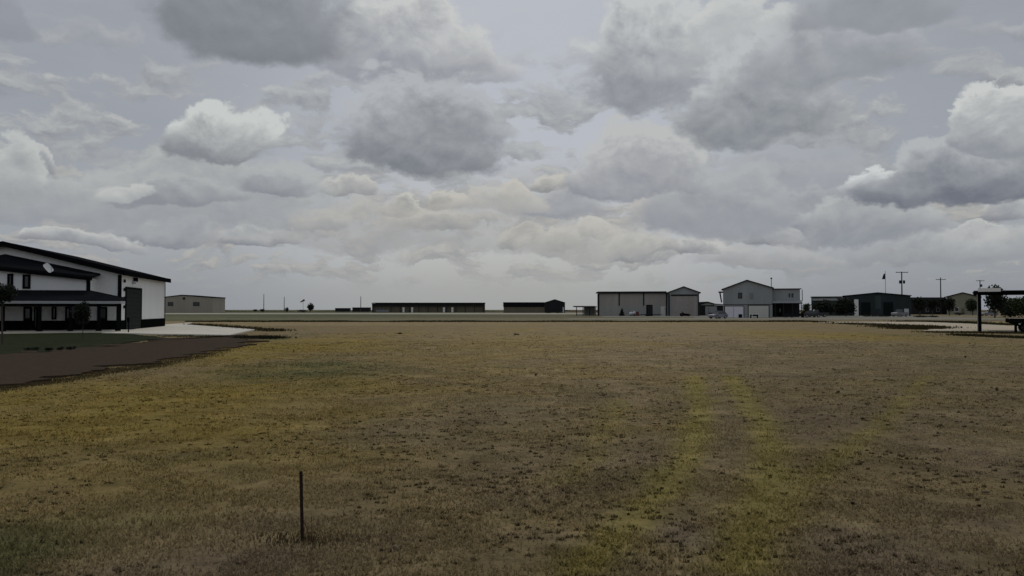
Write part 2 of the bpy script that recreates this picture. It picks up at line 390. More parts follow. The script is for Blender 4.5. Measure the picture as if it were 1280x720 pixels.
def field_grass():
    n = 520000
    r = 4.2 + 42 * RNG.random(n)**2.5; az = RNG.uniform(-0.78, 0.78, n)
    x, y = r*np.sin(az), r*np.cos(az)
    k = keep_field(x, y) & (fbm(x*2.2, y*2.2, 71, 3) + RNG.normal(0, .14, n) > 0.44)
    x, y = x[k], y[k]; n = len(x)
    mk = field_masks(x, y); yel, grn, bar, trk = mk
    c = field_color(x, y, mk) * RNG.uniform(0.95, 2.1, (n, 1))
    rough = fbm(x*0.7, y*0.7, 88, 3)
    h = RNG.uniform(0.012, 0.034, n) * (0.6 + 0.7*rough) * (1 + 0.5*grn + 0.25*yel - 0.35*bar)
    near = np.clip((8.5 - y)/3, 0, 1); h *= 1 + near*0.6
    blades('field_grass', x, y, ground_z(x, y), h, RNG.uniform(0.006, 0.012, n) * (1 + y/14), c, 1.5)
    # low tussocks that read as dark dashes
    m = 11000
    r = 5 + 60*RNG.random(m)**1.7; az = RNG.uniform(-0.75, 0.75, m); x, y = r*np.sin(az), r*np.cos(az)
    k = keep_field(x, y) & (fbm(x*0.45, y*0.45, 19, 4) + RNG.normal(0, .06, m) > 0.48); x, y = x[k], y[k]; m = len(x); q = 13
    sz = np.exp(RNG.normal(-4.15, .6, m))*(1+y/45)
    bx = np.repeat(x, q) + RNG.normal(0, 1, m*q)*np.repeat(sz, q); by = np.repeat(y, q) + RNG.normal(0, .35, m*q)*np.repeat(sz, q)
    c = np.repeat(field_color(x, y) * RNG.uniform(0.50, 1.10, (m, 1)), q, 0) * RNG.uniform(0.6, 1.4, (m*q, 1))
    blades('grass_tussocks', bx, by, ground_z(bx, by), RNG.uniform(0.012, 0.032, m*q), RNG.uniform(0.010, 0.018, m*q)*(1+by/40), c, 1.6)
    # dark weedy verge along the field edge
    m = 26000
    s = RNG.random(m)
    px = 232 + s*1060
    yy = np.where(px < 1010, 402.0, 402.0 + np.clip(px-1010, 0, 60)*0.05)
    Y = 1.8*F/(yy-387); Y = Y + RNG.normal(0, 2.0, m); xx = (px-640)/F*Y
    k = keep_field(xx, Y) & (px < 1080); xx, Y = xx[k], Y[k]; m = len(xx)
    hh = RNG.uniform(0.06, 0.20, m) * (0.3 + 1.5*fbm(xx*0.15, Y*0, 3, 3))
    c = np.array([0.030, 0.030, 0.012]) * RNG.uniform(0.5, 1.6, (m, 1)) + np.array([0.012, 0.0, 0.0])*RNG.random((m, 1))
    blades('verge_weeds', xx, Y, np.zeros(m), hh, RNG.uniform(0.08, 0.18, m), c, 0.8)
    # weeds edging the dirt track on the right, the slab and the gravel drive
    ex, ey, eh, ew, ec = [], [], [], [], []
    for line, k, hmin, hmax, base in (([(1060,404.8),(1110,407.0),(1150,408.5),(1172,410),(1166,411.8)], 2600, .1, .32, (.04,.036,.014)),
              ([(1100,408.5),(1140,410),(1165,411.5),(1120,411)], 2600, .08, .25, (.04,.034,.014)),
              ([(1160,415.5),(1225,416.2),(1262,416.5),(1300,417)], 2200, .05, .18, (.045,.04,.018)), ([(1200,419),(1240,421),(1290,423)], 1800, .05, .2, (.03,.028,.012)),
              ([(1225,404.9),(1262,406.6),(1300,408.5)], 1800, .1, .3, (.035,.036,.014)), ([(1130,402.2),(1190,403.2),(1225,404.5)], 2500, .1, .35, (.04,.04,.018)),
              ([(204,420),(290,421),(320,422)], 1800, .04, .10, (.045,.05,.02)), ([(305,423),(325,422.5),(345,423)], 1500, .1, .22, (.022,.022,.012)),
              ([(240,405.5),(280,408.6),(319,411.8),(350,414)], 2600, .08, .22, (.045,.038,.018)),
              ([(-60,505),(0,487),(60,477.5),(140,465),(200,456),(260,443),(310,426)], 9000, .02, .06, (.085,.066,.032)), ([(0,482),(60,473),(140,461),(200,451),(260,438)], 3500, .015, .04, (.075,.055,.03))):
        g = [G(*p) for p in line]
        for _ in range(k):
            i = random.randrange(len(g)-1); t = random.random(); p = g[i].lerp(g[i+1], t)
            sp = 0.010 * p.y
            ex.append(p.x + random.gauss(0, sp)); ey.append(p.y + random.gauss(0, sp*1.6)); eh.append(random.uniform(hmin, hmax)); ew.append(random.uniform(.02, .06)*p.y/45)
            f = random.uniform(.5, 1.6); ec.append((base[0]*f, base[1]*f, base[2]*f))
    ex, ey = np.array(ex), np.array(ey)
    blades('edge_weeds', ex, ey, ground_z(ex, ey), np.array(eh), np.array(ew), np.array(ec), 0.9)
    # lawn in front of the barn
    lp = poly_xy(LAWN); m = 60000
    xs = [p[0] for p in lp]; ysl = [p[1] for p in lp]
    x = RNG.uniform(max(min(xs), -48), max(xs), m); y = RNG.uniform(min(ysl), max(ysl), m); k = inside(x, y, lp); x, y = x[k], y[k]; m = len(x)
    c = np.array([0.027, 0.036, 0.011]) * RNG.uniform(0.5, 1.6, (m, 1)) * (0.6+0.8*fbm(x*.4, y*.4, 6))[:, None]
    blades('lawn_grass', x, y, ground_z(x, y), RNG.uniform(0.03, 0.07, m), RNG.uniform(0.03, 0.06, m), c, 0.8)
field_grass()

# ------------------------------------------------------------------ flat ground surfaces
def sheet(name, pp, z, m, world=False, sub=None):
    pts = pp if world else poly_xy(pp)
    mb = MB(); mb.prism_z(pts, z-0.25, z)
    return tag(mb.build(name, m), kind='structure')
M_lawnsoil = mat('lawn_soil', (0.019, 0.024, 0.008), 0.95, 0.5, 0.8, bump=0.8, spec=0.05)
def drive_mat():
    m = bpy.data.materials.new('gravel_and_soil'); m.use_nodes = True; t = NT(m.node_tree); b = m.node_tree.nodes['Principled BSDF']
    tc = t.n('ShaderNodeTexCoord').outputs['Object']; sp = t.n('ShaderNodeSeparateXYZ'); t.link(tc, sp.inputs[0])
    n1 = t.noise(tc, .35, 5, .65); n2 = t.noise(tc, 3.0, 5, .7); n3 = t.noise(tc, 18, 3, .6)
    k = t.math('ADD', t.rng(sp.outputs[0], -25, -16, 0, .6), t.math('MULTIPLY', n1, .9))
    c = t.mix(t.rng(k, .40, .85), (.026, .0235, .021), (.056, .040, .028))
    c = t.mix(t.rng(n2, .56, .72, 0, .5), c, (.062, .050, .028))
    f = t.rng(t.math('MULTIPLY_ADD', n3, .5, t.math('MULTIPLY', n2, .5)), .3, .7, .6, 1.4, smooth=False)
    c = t.mix(1.0, c, t.vmath('MULTIPLY', f, (1, 1, 1)), 'MULTIPLY'); t.link(c, b.inputs['Base Color'])
    b.inputs['Roughness'].default_value = .95; b.inputs['Specular IOR Level'].default_value = .03
    bp = t.n('ShaderNodeBump'); bp.inputs['Strength'].default_value = .9; bp.inputs['Distance'].default_value = .04
    t.link(t.math('ADD', n2, n3), bp.inputs['Height']); t.link(bp.outputs[0], b.inputs['Normal']); return m
def ragged(pp, step, amp, seed):
    pts = poly_xy(pp); out = []; n = len(pts)
    for i in range(n):
        a, b = Vector(pts[i]), Vector(pts[(i+1) % n]); L = (b-a).length; k = max(1, int(L/step)); nr = Vector((-(b-a).y, (b-a).x)).normalized()
        for j in range(k):
            p = a.lerp(b, j/k); o = (float(fbm(np.array([p.x*.6]), np.array([p.y*.6]), seed, 5)[0])-.5)*2*amp
            out.append(tuple(p + nr*o))
    return out
sheet('gravel_drive', ragged(DRIVE, .25, 1.9, 61), 0.052, drive_mat(), True)
sheet('front_lawn', ragged(LAWN, .3, .35, 62), 0.046, M_lawnsoil, True)
sheet('concrete_apron', SLAB, 0.10, M_concrete)
sheet('dirt_track', ragged(PATH, .4, .7, 63), 0.06, M_dirt, True)
sheet('frontage_road', [(X(700,150),146),(X(1500,150),146),(X(1500,168),166),(X(715,166),164)], 0.02, M_road, True)
M_apronmat = mat('gravel_yard', (0.17, 0.165, 0.135), 0.95, 0.25, 0.06, bump=0.3)
sheet('gravel_yard', [(X(868,171),171),(X(1240,171),171),(X(1240,171)+10,232),(X(840,215),232),(X(760,215),225),(X(750,190),190),(X(868,190),190)], 0.016, M_apronmat, True)
sheet('taxiway', [(-420,315),(60,315),(60,400),(-480,400)], 0.02, M_taxi, True)

# ------------------------------------------------------------------ building kit
def window(parent, x0, x1, z0, z1, y, fm=None, wall='y', fw=0.09):
    fm = fm or M_black
    mb = MB()
    mb.box(x0, x1, y-0.06, y+0.02, z0, z0+fw).box(x0, x1, y-0.06, y+0.02, z1-fw, z1).box(x0, x0+fw, y-0.06, y+0.02, z0+fw, z1-fw).box(x1-fw, x1, y-0.06, y+0.02, z0+fw, z1-fw)
    fr = mb.build('window', fm, parent)
    MB().box(x0+fw, x1-fw, y-0.03, y+0.015, z0+fw, z1-fw).build('pane', M_glass, fr)
    return fr
def gable_walls(w0, w1, d, eave, apex, ax=None, base=-0.2):
    ax = (w0+w1)/2 if ax is None else ax
    return MB().prism_y([(w0, base), (w1, base), (w1, eave), (ax, apex), (w0, eave)], 0, d)
def gable_roof(w0, w1, d, eave, apex, ax=None, over=0.4, th=0.2, fo=0.4):
    ax = (w0+w1)/2 if ax is None else ax
    mb = MB()
    sl = (apex-eave)/(w1-ax); sr = (apex-eave)/(ax-w0)
    mb.prism_y([(ax, apex+.01), (w1+over, eave+.01-sl*over), (w1+over, eave+.01-sl*over+th), (ax, apex+.01+th)], -fo, d+fo)
    mb.prism_y([(ax, apex+.01), (ax, apex+.01+th), (w0-over, eave+.01-sr*over+th), (w0-over, eave+.01-sr*over)], -fo, d+fo)
    return mb

# ------------------------------------------------------------------ the white barn on the left
def barn():
    Cx, Cy = X(150, 66), 66.0; rz = math.atan2(.213, .977)
    r = thing('metal_barn', (Cx, Cy, 0), 'large white metal barn with black trim and covered porch at the left edge', 'barn', rz)
    Mi = (Matrix.Translation((Cx, Cy, 0)) @ Matrix.Rotation(rz, 4, 'Z')).inverted()
    def A(px, py, yl=0.0):          # bearing -> local x,z on the plane local y = yl
        o = Mi @ Vector((0, 0, H)); d = Mi.to_3x3() @ ray(px, py); t = (yl - o.y) / d.y
        p = o + d*t; return p.x, p.z
    def B(px, py, xl=0.0):          # bearing -> local y,z on the plane local x = xl
        o = Mi @ Vector((0, 0, H)); d = Mi.to_3x3() @ ray(px, py); t = (xl - o.x) / d.x
        p = o + d*t; return p.y, p.z
    ax, az = A(7, 305); _, ez = A(150, 339.5)
    W = 2*ax; D = B(205.5, 400)[0]
    gable_walls(W, 0, D, ez, az, ax).build('wall', M_white, r)
    gable_roof(W, 0, D, ez, az, ax, over=0.45, th=0.16, fo=0.55).build('roof', M_darkroof, r)
    # black rake boards and eave fascia
    s = (az-ez)/(-ax)
    fb = MB()
    fb.prism_y([(ax, az-.22), (0.47, ez-.22-s*.47), (0.47, ez-s*.47+.19), (ax, az+.19)], -0.60, -0.555)
    fb.prism_y([(ax, az-.22), (ax, az+.19), (W-.47, ez-s*.47+.19), (W-.47, ez-.22-s*.47)], -0.60, -0.555)
    fb.box(0.455, 0.50, -0.60, D+.55, ez-.22-s*.47, ez-s*.47+.19)
    fb.build('fascia', M_black, r)
    # wainscot, on gable end and side
    wz = A(150, 402)[1]; wz = B(190, 398.5)[1]
    dy0, dz = B(157, 360.5); dy1 = B(175.5, 400)[0]
    MB().box(W, -.002, -.045, -.002, -.2, wz).box(.002, .045, dy1+.12, D, -.2, wz).box(.002, .045, -.045, dy0-.12, -.2, wz).build('wainscot', M_blackrib, r)
    # corner trim
    MB().box(-.16, .06, -.07, -.045, wz, ez-.28).box(.045, .07, -.045, .2, wz, ez-.28).build('corner_trim', M_black, r)
    MB().box(.047, .07, D-.16, D+.03, -.2, ez-.28).build('corner_trim', M_black, r)
    # tall side door
    dr = MB().box(.0, .05, dy0, dy1, -.05, dz).build('overhead_door', M_greendoor, r)
    MB().box(.0, .09, dy0-.14, dy0-.002, -.05, dz+.14).box(.0, .09, dy1+.002, dy1+.14, -.05, dz+.14).box(.0, .09, dy0-.002, dy1+.002, dz+.002, dz+.14).build('door_frame', M_black, dr)
    # hardware down the strip beside the door
    y0 = dy0-.75
    for k in range(4):
        zz = 1.9 + k*.72
        MB().box(.045, .12, y0, y0+.3, zz, zz+.26).build('bracket', M_black, r)
    # wall lamp above the door
    ly, lz = B(167, 351)
    lp = MB().box(.0, .34, ly-.14, ly+.14, lz-.1, lz+.28).build('wall_lamp', M_black, r, bevel=.03)
    MB().box(.05, .30, ly-.5, ly-.2, lz-.30, lz-.05).build('lamp_reflector', M_lamp, lp, bevel=.03)
    # upper bay with its own sloped roof
    yb = -2.0
    bx1, _ = A(111.5, 356, yb)
    bt = A(112, 347.5, yb)[1]; bz = A(60, 364.5, yb)[1]-.25
    bl = W + 3.0
    slope = (A(112, 347.2, yb)[1] - A(2, 335.5, yb)[1]) / (A(112, 347.2, yb)[0] - A(2, 335.5, yb)[0])
    mid = ax
    topm = bt + slope*(mid-bx1)
    MB().prism_y([(bl, bz), (bx1, bz), (bx1, bt), (mid, topm), (bl, bt + 0.2)], yb, -.002).build('upper_bay_wall', M_white, r)
    # roof of the bay: front edge gently pitched, back edge steeper against the barn wall
    e = .35; rx = bx1+.3
    ru = A(2, 320.5, -.05)[1]
    fz = lambda x: bt + .04 + slope*(x-bx1)
    sU = (ru - (bt+.25)) / (mid - rx)
    bzv = lambda x: bt + .30 + sU*(x-rx)
    mb = MB()
    for xa, xb in ((rx, mid),):
        p = [(xa, yb-e, fz(xa)), (xb, yb-e, fz(xb)), (xb, -.06, bzv(xb)), (xa, -.06, bzv(xa))]
        q = [(a, b, c+.14) for a, b, c in p]
        mb.add(p+q, [(0,1,2,3),(7,6,5,4),(0,4,5,1),(1,5,6,2),(2,6,7,3),(3,7,4,0)])
    xa, xb = mid, bl
    p = [(xa, yb-e, fz(mid)), (xb, yb-e, bt+.3), (xb, -.06, bt+.6), (xa, -.06, bzv(mid))]
    q = [(a, b, c+.14) for a, b, c in p]
    mb.add(p+q, [(0,1,2,3),(7,6,5,4),(0,4,5,1),(1,5,6,2),(2,6,7,3),(3,7,4,0)])
    mb.build('upper_bay_roof', M_darkroof, r)
    MB().prism_y([(rx, fz(rx)-.22), (mid, fz(mid)-.22), (mid, fz(mid)-.01), (rx, fz(rx)-.01)], yb-e-.02, yb-e+.03).build('bay_fascia', M_black, r)
    MB().box(bx1-.2, bx1+.03, yb-.04, yb+.02, bz, bt-.05).box(bx1+.003, bx1+.03, yb+.02, yb+.22, bz, bt-.05).build('corner_trim', M_black, r)
    for p0, p1, q0, q1 in ((28.5, 38, 343.0, 361), (9.5, 16.5, 342, 361.5), (-14, -5, 342, 361)):
        x0, z1 = A(p0, q0, yb); x1, z0 = A(p1, q1, yb); window(r, x0, x1, z0, z1, yb-.002, fw=.16)
    # porch
    yp = -4.6
    pxr = A(149.5, 378, yp)[0]; pz = A(80, 377.2, yp)[1]; 
    wt = A(60, 364.6, yb)[1]; xr = A(112, 366, yb)[0]
    pl = W - 2
    mb = MB()
    P = [(pl, yp, pz), (pxr, yp, pz), (xr+.1, yb-.01, wt), (pl, yb-.01, wt)]
    Q = [(pxr, yp, pz), (pxr, yp+1.3, pz), (xr+.1, yb-.01, wt)]
    for pts in (P, Q):
        n = len(pts); top = [(a, b, c+.12) for a, b, c in pts]
        mb.add(pts+top, [tuple(range(n)), tuple(range(2*n-1, n-1, -1))] + [(i, i+n, (i+1) % n+n, (i+1) % n) for i in range(n)])
    pts = [(pxr, yp+1.3, pz), (pxr-.6, -.05, pz+.25), (xr+.1, yb-.01, wt)]; top = [(a, b, c+.12) for a, b, c in pts]
    mb.add(pts+top, [(0,1,2),(5,4,3)] + [(i, i+3, (i+1) % 3+3, (i+1) % 3) for i in range(3)])
    pr = mb.build('porch_roof', M_darkroof, r)
    MB().box(pl, pxr+.02, yp-.12, yp-.004, pz-.14, pz+.06).box(pxr+.024, pxr+.12, yp-.12, yp+1.2, pz-.14, pz+.06).build('gutter', M_galv, r)
    MB().box(pl, pxr-.1, yp+.02, yp+.24, pz-.36, pz-.15).build('porch_beam', M_black, r)
    MB().box(pl, pxr+.05, yp-.5, -.05, -.2, .16).build('porch_slab', M_concrete, r)
    for px in (3.5, 49.5, 88, 123.5, 147.5):
        x, _ = A(px, 400, yp+.13); pt = MB().box(x-.10, x+.10, yp+.03, yp+.23, .16, pz-.36).build('porch_post', M_black, r)
        MB().box(x-.17, x+.17, yp-.04, yp+.30, .165, .40).build('post_base', M_blackrib, pt)
    # openings under the porch on the gable end
    for p0, p1, kind in ((-22,-6,'win'),(30,40.5,'door'),(43,47.5,'side'),(65,71,'win'),(82,111.5,'door'),(122,134.5,'door')):
        x0, z1 = A(p0, 383.5); x1, _ = A(p1, 383.5)
        if kind == 'win': window(r, x0, x1, 1.0, z1, -.047, fw=.12)
        elif kind == 'side': window(r, x0, x1, .3, z1, -.047, fw=.1)
        else:
            d = MB().box(x0, x1, -.10, -.047, .17, z1).build('door', M_black, r)
            MB().box(x0+.15, x1-.15, -.125, -.101, 1.1, z1-.15).build('pane', M_glass, d)
    # satellite dish on the bay roof
    sx, sz = A(59, 334.5, yb-.8)
    dish = thing('satellite_dish', (Matrix.Translation((Cx, Cy, 0)) @ Matrix.Rotation(rz, 4, 'Z')) @ Vector((sx, yb-.25, sz-.30)), 'small pale tilted dish antenna on the lower dark roof of the white barn', 'antenna', rz)
    mb = MB(); n = 14
    c = Vector((0, -.28, .30)); nrm = Vector((.55, -.75, .32)).normalized(); u = nrm.cross(Vector((0, 0, 1))).normalized(); v = u.cross(nrm)
    u, v = u*.84-v*.54, v*.84+u*.54
    vs = [c - nrm*.06]
    for k in (0.5, 1.0):
        for i in range(n):
            a = 2*math.pi*i/n; vs.append(c + (u*math.copysign(abs(math.cos(a))**.5, math.cos(a))*.25 + v*math.copysign(abs(math.sin(a))**.5, math.sin(a))*.40)*k - nrm*.06*(1-k*k))
    b0 = [p - nrm*.02 for p in vs]; fs = [(0, 1+i, 1+(i+1) % n) for i in range(n)] + [(1+i, 1+n+i, 1+n+(i+1) % n, 1+(i+1) % n) for i in range(n)]
    m0 = len(vs)
    fs += [tuple(j+m0 for j in reversed(f)) for f in list(fs)] + [(1+n+i, 1+n+i+m0, 1+n+(i+1) % n+m0, 1+n+(i+1) % n) for i in range(n)]
    mb.add(vs+b0, fs); mb.build('reflector', M_whitetrim, dish)
    MB().tube((0, 0, -.25), (0, -.05, .15), .035).tube((0, -.05, .15), c - nrm*.07, .03).build('mast', M_galv, dish)
    MB().tube(c - v*.35, c + nrm*.4 - v*.1, .018).build('feed_arm', M_galv, dish)
    return r
barn()

# ------------------------------------------------------------------ foliage
def crown_mesh(name, m, blobs, n, leaf, parent, seed=0):
    rg = np.random.default_rng(seed)
    pts = []; w = np.array([b[3]*b[4]*b[5] for b in blobs]); w = w**0.75; w = w/w.sum()
    for b, k in zip(blobs, (w*n).astype(int)+1):
        d = rg.normal(0, 1, (k, 3)); d /= np.linalg.norm(d, axis=1)[:, None]
        rr = rg.random(k)**0.45; lump = 0.72 + 0.56*vnoise(d[:, 0]*2.3+7+seed, d[:, 2]*2.3+d[:, 1]*1.7, seed)
        pts.append(np.array(b[:3]) + d * (rr*lump)[:, None] * np.array(b[3:6]))
    p = np.concatenate(pts); k = len(p)
    a = rg.normal(0, 1, (k, 3)); a /= np.linalg.norm(a, axis=1)[:, None]
    c = np.cross(a, rg.normal(0, 1, (k, 3))); c /= np.linalg.norm(c, axis=1)[:, None]
    s = leaf * rg.uniform(0.5, 1.4, (k, 1))
    V = np.stack([p - a*s, p + c*s*.55, p + a*s, p - c*s*.55], 1).astype(np.float32)
    me = bpy.data.meshes.new(name); me.vertices.add(4*k); me.vertices.foreach_set('co', V.ravel())
    me.loops.add(4*k); me.loops.foreach_set('vertex_index', np.arange(4*k, dtype=np.int32))
    me.polygons.add(k); me.polygons.foreach_set('loop_start', (np.arange(k)*4).astype(np.int32)); me.update(calc_edges=True)
    me.materials.append(m); o = bpy.data.objects.new(name, me); COL.objects.link(o)
    if parent: o.parent = parent
    return o
def tree(name, loc, h, w, label, m=L_dark, crown_from=0.3, n=1500, leaf=None, group=None, seed=1, cat='tree', trunk_r=None, lobes=7):
    r = thing(name, loc, label, cat, 0, group); rd = random.Random(seed)
    cb = h*crown_from; ch = h - cb; blobs = []
    for i in range(lobes):
        a = rd.uniform(0, 6.28); q = rd.uniform(0.1, 0.55)*w/2; zc = cb + ch*rd.uniform(.28, .74)
        s = rd.uniform(.40, .62)
        blobs.append((q*math.cos(a), q*math.sin(a), zc, w/2*s, w/2*s, min(ch*s*.62, h - zc, zc-cb*.8)))
    blobs.append((0, 0, cb+ch*.5, w*.36, w*.36, ch*.45))
    crown_mesh('crown', m, blobs, n, leaf or w*.05, r, seed)
    tr = trunk_r or max(.03, w*.035)
    mb = MB(); mb.tube((0, 0, -.15), (rd.uniform(-.04, .04)*h, 0, cb+ch*.35), tr, tr*.55)
    for i in range(4):
        b = blobs[i]; mb.tube((0, 0, cb*rd.uniform(.85, 1.1)+.05), (b[0], b[1], b[2]), tr*.5, tr*.15, 6)
    mb.build('trunk', M_bark, r); return r
def shrub(name, loc, h, w, label, m=L_dark, n=500, group=None, seed=1, leaf=None, cone=False, cat='shrub', dpt=None):
    r = thing(name, loc, label, cat, 0, group); rd = random.Random(seed); blobs = []; dpt = dpt or w
    if cone:
        for k in range(6): t = k/5; blobs.append((0, 0, h*(.12+.76*t), w/2*(1.05-t*.85), w/2*(1.05-t*.85), h*.16))
    else:
        for i in range(6):
            blobs.append((rd.uniform(-.32, .32)*w, rd.uniform(-.25, .25)*dpt, h*rd.uniform(.35, .6), w*rd.uniform(.2, .34), dpt*rd.uniform(.2, .34), h*rd.uniform(.3, .42)))
    crown_mesh('foliage', m, blobs, n, leaf or w*.06, r, seed)
    mb = MB()
    for i in range(4): mb.tube((rd.uniform(-.1, .1)*w, 0, -.05), (rd.uniform(-.25, .25)*w, rd.uniform(-.2, .2)*dpt, h*.5), max(.01, w*.02), max(.004, w*.008), 5)
    mb.build('stem', M_bark, r); return r

# trees and shrubs by the barn
g = G(103, 426); tree('young_tree', (g.x, g.y, .05), 2.25, 1.25, 'thin young tree on the lawn in front of the barn porch', L_dark, .42, 1500, .07, seed=3, trunk_r=.022)
g = G(3, 431); tree('young_tree', (g.x, g.y, .05), 3.15, 1.7, 'taller dark young tree at the left edge before the barn porch', L_dark, .66, 1600, .07, seed=5, trunk_r=.05)
SH = [(39, 439.5, .60, 'wide dark low shrub, leftmost in the bed along the lawn edge'), (60.5, 440, .34, 'small dark low shrub just right of the widest one in the lawn bed'),
      (73.5, 439, .32, 'small dark low shrub, third from the left in the lawn bed'), (89, 438.5, .36, 'small dark low shrub, rightmost in the lawn bed')]
for i, (px, py, w, lb) in enumerate(SH):
    g = G(px, py); shrub('low_shrub', (g.x, g.y, .05), .15, w, lb, L_dark, 260, 'low shrubs in the lawn bed', 20+i, .035)
g = G(36, 442); mb = MB()
e = thing('edging_stone', (g.x, g.y, .05), 'pale flat edging stone below the widest lawn shrub', 'stone'); e_ = MB().box(-.32, .3, -.06, .06, -.05, .06).build('stone_block', M_stone, e, bevel=.02)
# marker post at the apron corner
g = G(160.5, 417); r = thing('marker_post', (g.x, g.y, .1), 'short thin dark post by the concrete apron near the barn side door', 'post')
MB().tube((0, 0, -.2), (0, 0, 1.05), .045).build('post', M_black, r); MB().box(-.1, .1, -.055, -.05, .75, 1.1).build('plate', M_black, r)

# ------------------------------------------------------------------ stake in the foreground
g = G(378.6, 671.5); Ys = g.y
r = thing('steel_stake', (g.x, g.y, gz(g.x, g.y)-.01), 'short rusty steel stake standing in the dry grass in the foreground', 'stake')
hs = .56
mb = MB(); tl = -.019
mb.add([], [])
w = .013
prof = [(-w, -.004), (w, -.004), (w, 0), (.003, 0), (.003, .02), (-.003, .02), (-.003, 0), (-w, 0)]
n = len(prof); b = [(x, y, -.08) for x, y in prof]; t_ = [(x+tl, y, hs) for x, y in prof]
mb.add(b+t_, [tuple(range(n-1, -1, -1)), tuple(range(n, 2*n))] + [(i, (i+1) % n, (i+1) % n+n, i+n) for i in range(n)])
mb.build('shaft', M_rust, r)
for k in range(9):
    z = .06 + k*.055; f = z/hs
    MB().box(tl*f-.006, tl*f+.006, -.012, -.0045, z, z+.012).build('stud', M_rust, r)
MB().tube((tl*.97, -.006, .535), (tl+.026, -.012, .528), .0035, .003, 6).build('wire_clip', M_rust, r)
# dry wisps round the stake
def wisps():
    x, y, h = [], [], []
    for k in range(26):
        x.append(g.x + random.uniform(-.03, .10)); y.append(g.y + random.uniform(-.05, .1)); h.append(random.uniform(.08, .30))
    x.append(g.x+.066); y.append(g.y+.03); h.append(.36); x.append(g.x+.05); y.append(g.y+.02); h.append(.30)
    for k in range(700):
        a = random.gauss(0, .20); b_ = random.gauss(0, .12); x.append(g.x+.05+a*1.3); y.append(g.y+b_); h.append(random.uniform(.015, .055))
    x, y, h = map(np.array, (x, y, h)); n = len(x)
    c = np.where((RNG.random(n) < .35)[:, None], np.array([.10, .075, .04]), np.array([.060, .046, .026])) * RNG.uniform(.6, 1.5, (n, 1))
    blades('stake_grass', x, y, ground_z(x, y), h, np.where(h > .1, .004, .007), c, .8)
    # taller seed stalks along the bottom of the view
    n = 1500; x = RNG.uniform(-6, 6, n); y = RNG.uniform(4.4, 6.6, n)**1.0; k = fbm(x*1.3, y*1.3, 90, 3) > .5; x, y = x[k], y[k]; n = len(x)
    c = field_color(x, y)*RNG.uniform(.8, 1.9, (n, 1))
    blades('seed_stalks', x, y, ground_z(x, y), RNG.uniform(.05, .15, n), RNG.uniform(.004, .007, n), c, .7)
wisps()

# small weeds and scraps on the field
WEEDS = [(670, 469, .16, .22, 'dark upright weed clump alone in the middle of the field'), (591, 430.5, .16, .22, 'small dark weed clump standing near the far middle of the field'),
  (1246, 489, .14, .18, 'dark weed clump near the right edge of the field'), (1207, 447, .14, .25, 'dark weed clump below the dirt track at the right'),
  (1048.5, 492, .08, .2, 'low dark weed clump right of the tyre tracks'), (367, 441, .28, .16, 'brown upright weed in the yellow grass right of the gravel drive'),
  (500, 417.5, .18, .8, 'flat dark weed patch in the far left half of the field'), (1066, 629, .05, .09, 'small dark weed clump in the right foreground'),
  (690, 550.5, .04, .12, 'tiny dark weed clump in the middle distance of the field'), (1078, 524, .05, .16, 'dark weed clump halfway along the right side of the field'), (646, 418.5, .12, .9, 'flat dark weed patch near the far centre of the field')]
for i, (px, py, h, w, lb) in enumerate(WEEDS):
    g2 = G(px, py); shrub('weed_clump', (g2.x, g2.y, gz(g2.x, g2.y)), h*.62, w*.45, lb, L_dark, 110, 'dark weeds dotted over the field', 60+i, w*.45*.11, cat='weed', dpt=min(w*.45, .2))
g2 = G(494, 685); e = thing('stone', (g2.x, g2.y, gz(g2.x, g2.y)), 'pale angular stone in the grass at the bottom of the field', 'stone')
mb = MB(); mb.prism_y([(-.035, -.02), (.04, -.02), (.026, .022), (-.004, .046), (-.028, .02)], -.03, .03); mb.build('stone_body', M_stone, e, bevel=.008)
g2 = G(1232, 613); e = thing('scrap', (g2.x, g2.y, gz(g2.x, g2.y)), 'thin pale scrap lying in the dry grass at right', 'scrap')
MB().box(-.04, .04, -.015, .015, 0.01, .03).build('scrap_piece', M_stone, e, bevel=.006)

# ------------------------------------------------------------------ poles
def utility_pole(px, top, arm_y, arm_w, Y, label, trans=None, r0=.17):
    h = Z(top, Y); r = thing('utility_pole', (X(px, Y), Y, 0), label, 'utility pole', 0, 'utility poles')
    MB().tube((0, 0, -.3), (0, 0, h), r0, r0*.7, 8).build('pole', M_wood, r)
    if arm_w:
        za = Z(arm_y, Y); hw = arm_w/F*Y/2
        MB().box(-hw, hw, -.26, -.12, za-.10, za+.10).build('crossarm', M_wood, r)
        for k in (-.92, -.35, .35, .92): MB().tube((hw*k, -.19, za+.101), (hw*k, -.19, za+.32), .06, .04, 6).build('insulator', M_lamp, r)
    if trans:
        for dx in trans:
            zt = Z(352.5 if arm_w > 13 else 357, Y)
            MB().tube((dx/F*Y, -.32, zt-.5), (dx/F*Y, -.32, zt+.5), .32, .32, 10).build('transformer', M_darkwall, r, smooth=False)
    return r
utility_pole(1127.5, 339.5, 340.5, 15.5, 252, 'tall utility pole with wide crossarm and two transformers behind the dark green building', (-2.6, 2.2), .24)
utility_pole(1176, 347, 349.5, 12.5, 300, 'utility pole with plain crossarm behind the trees between the green building and the beige house', None, .25)
utility_pole(1225.3, 350, 351, 10.5, 330, 'utility pole with crossarm and one transformer seen above the canopy corner', (1.2,), .24)
utility_pole(329.8, 367.5, 368, 0, 620, 'thin bare pole on the horizon, tallest left of the windsock', None, .30)
utility_pole(355.3, 371, 372, 0, 640, 'thin bare pole on the horizon beside a dark round bush', None, .30)
utility_pole(451, 370.5, 372, 0, 600, 'thin bare pole on the horizon just left of the long dark hangar', None, .30)

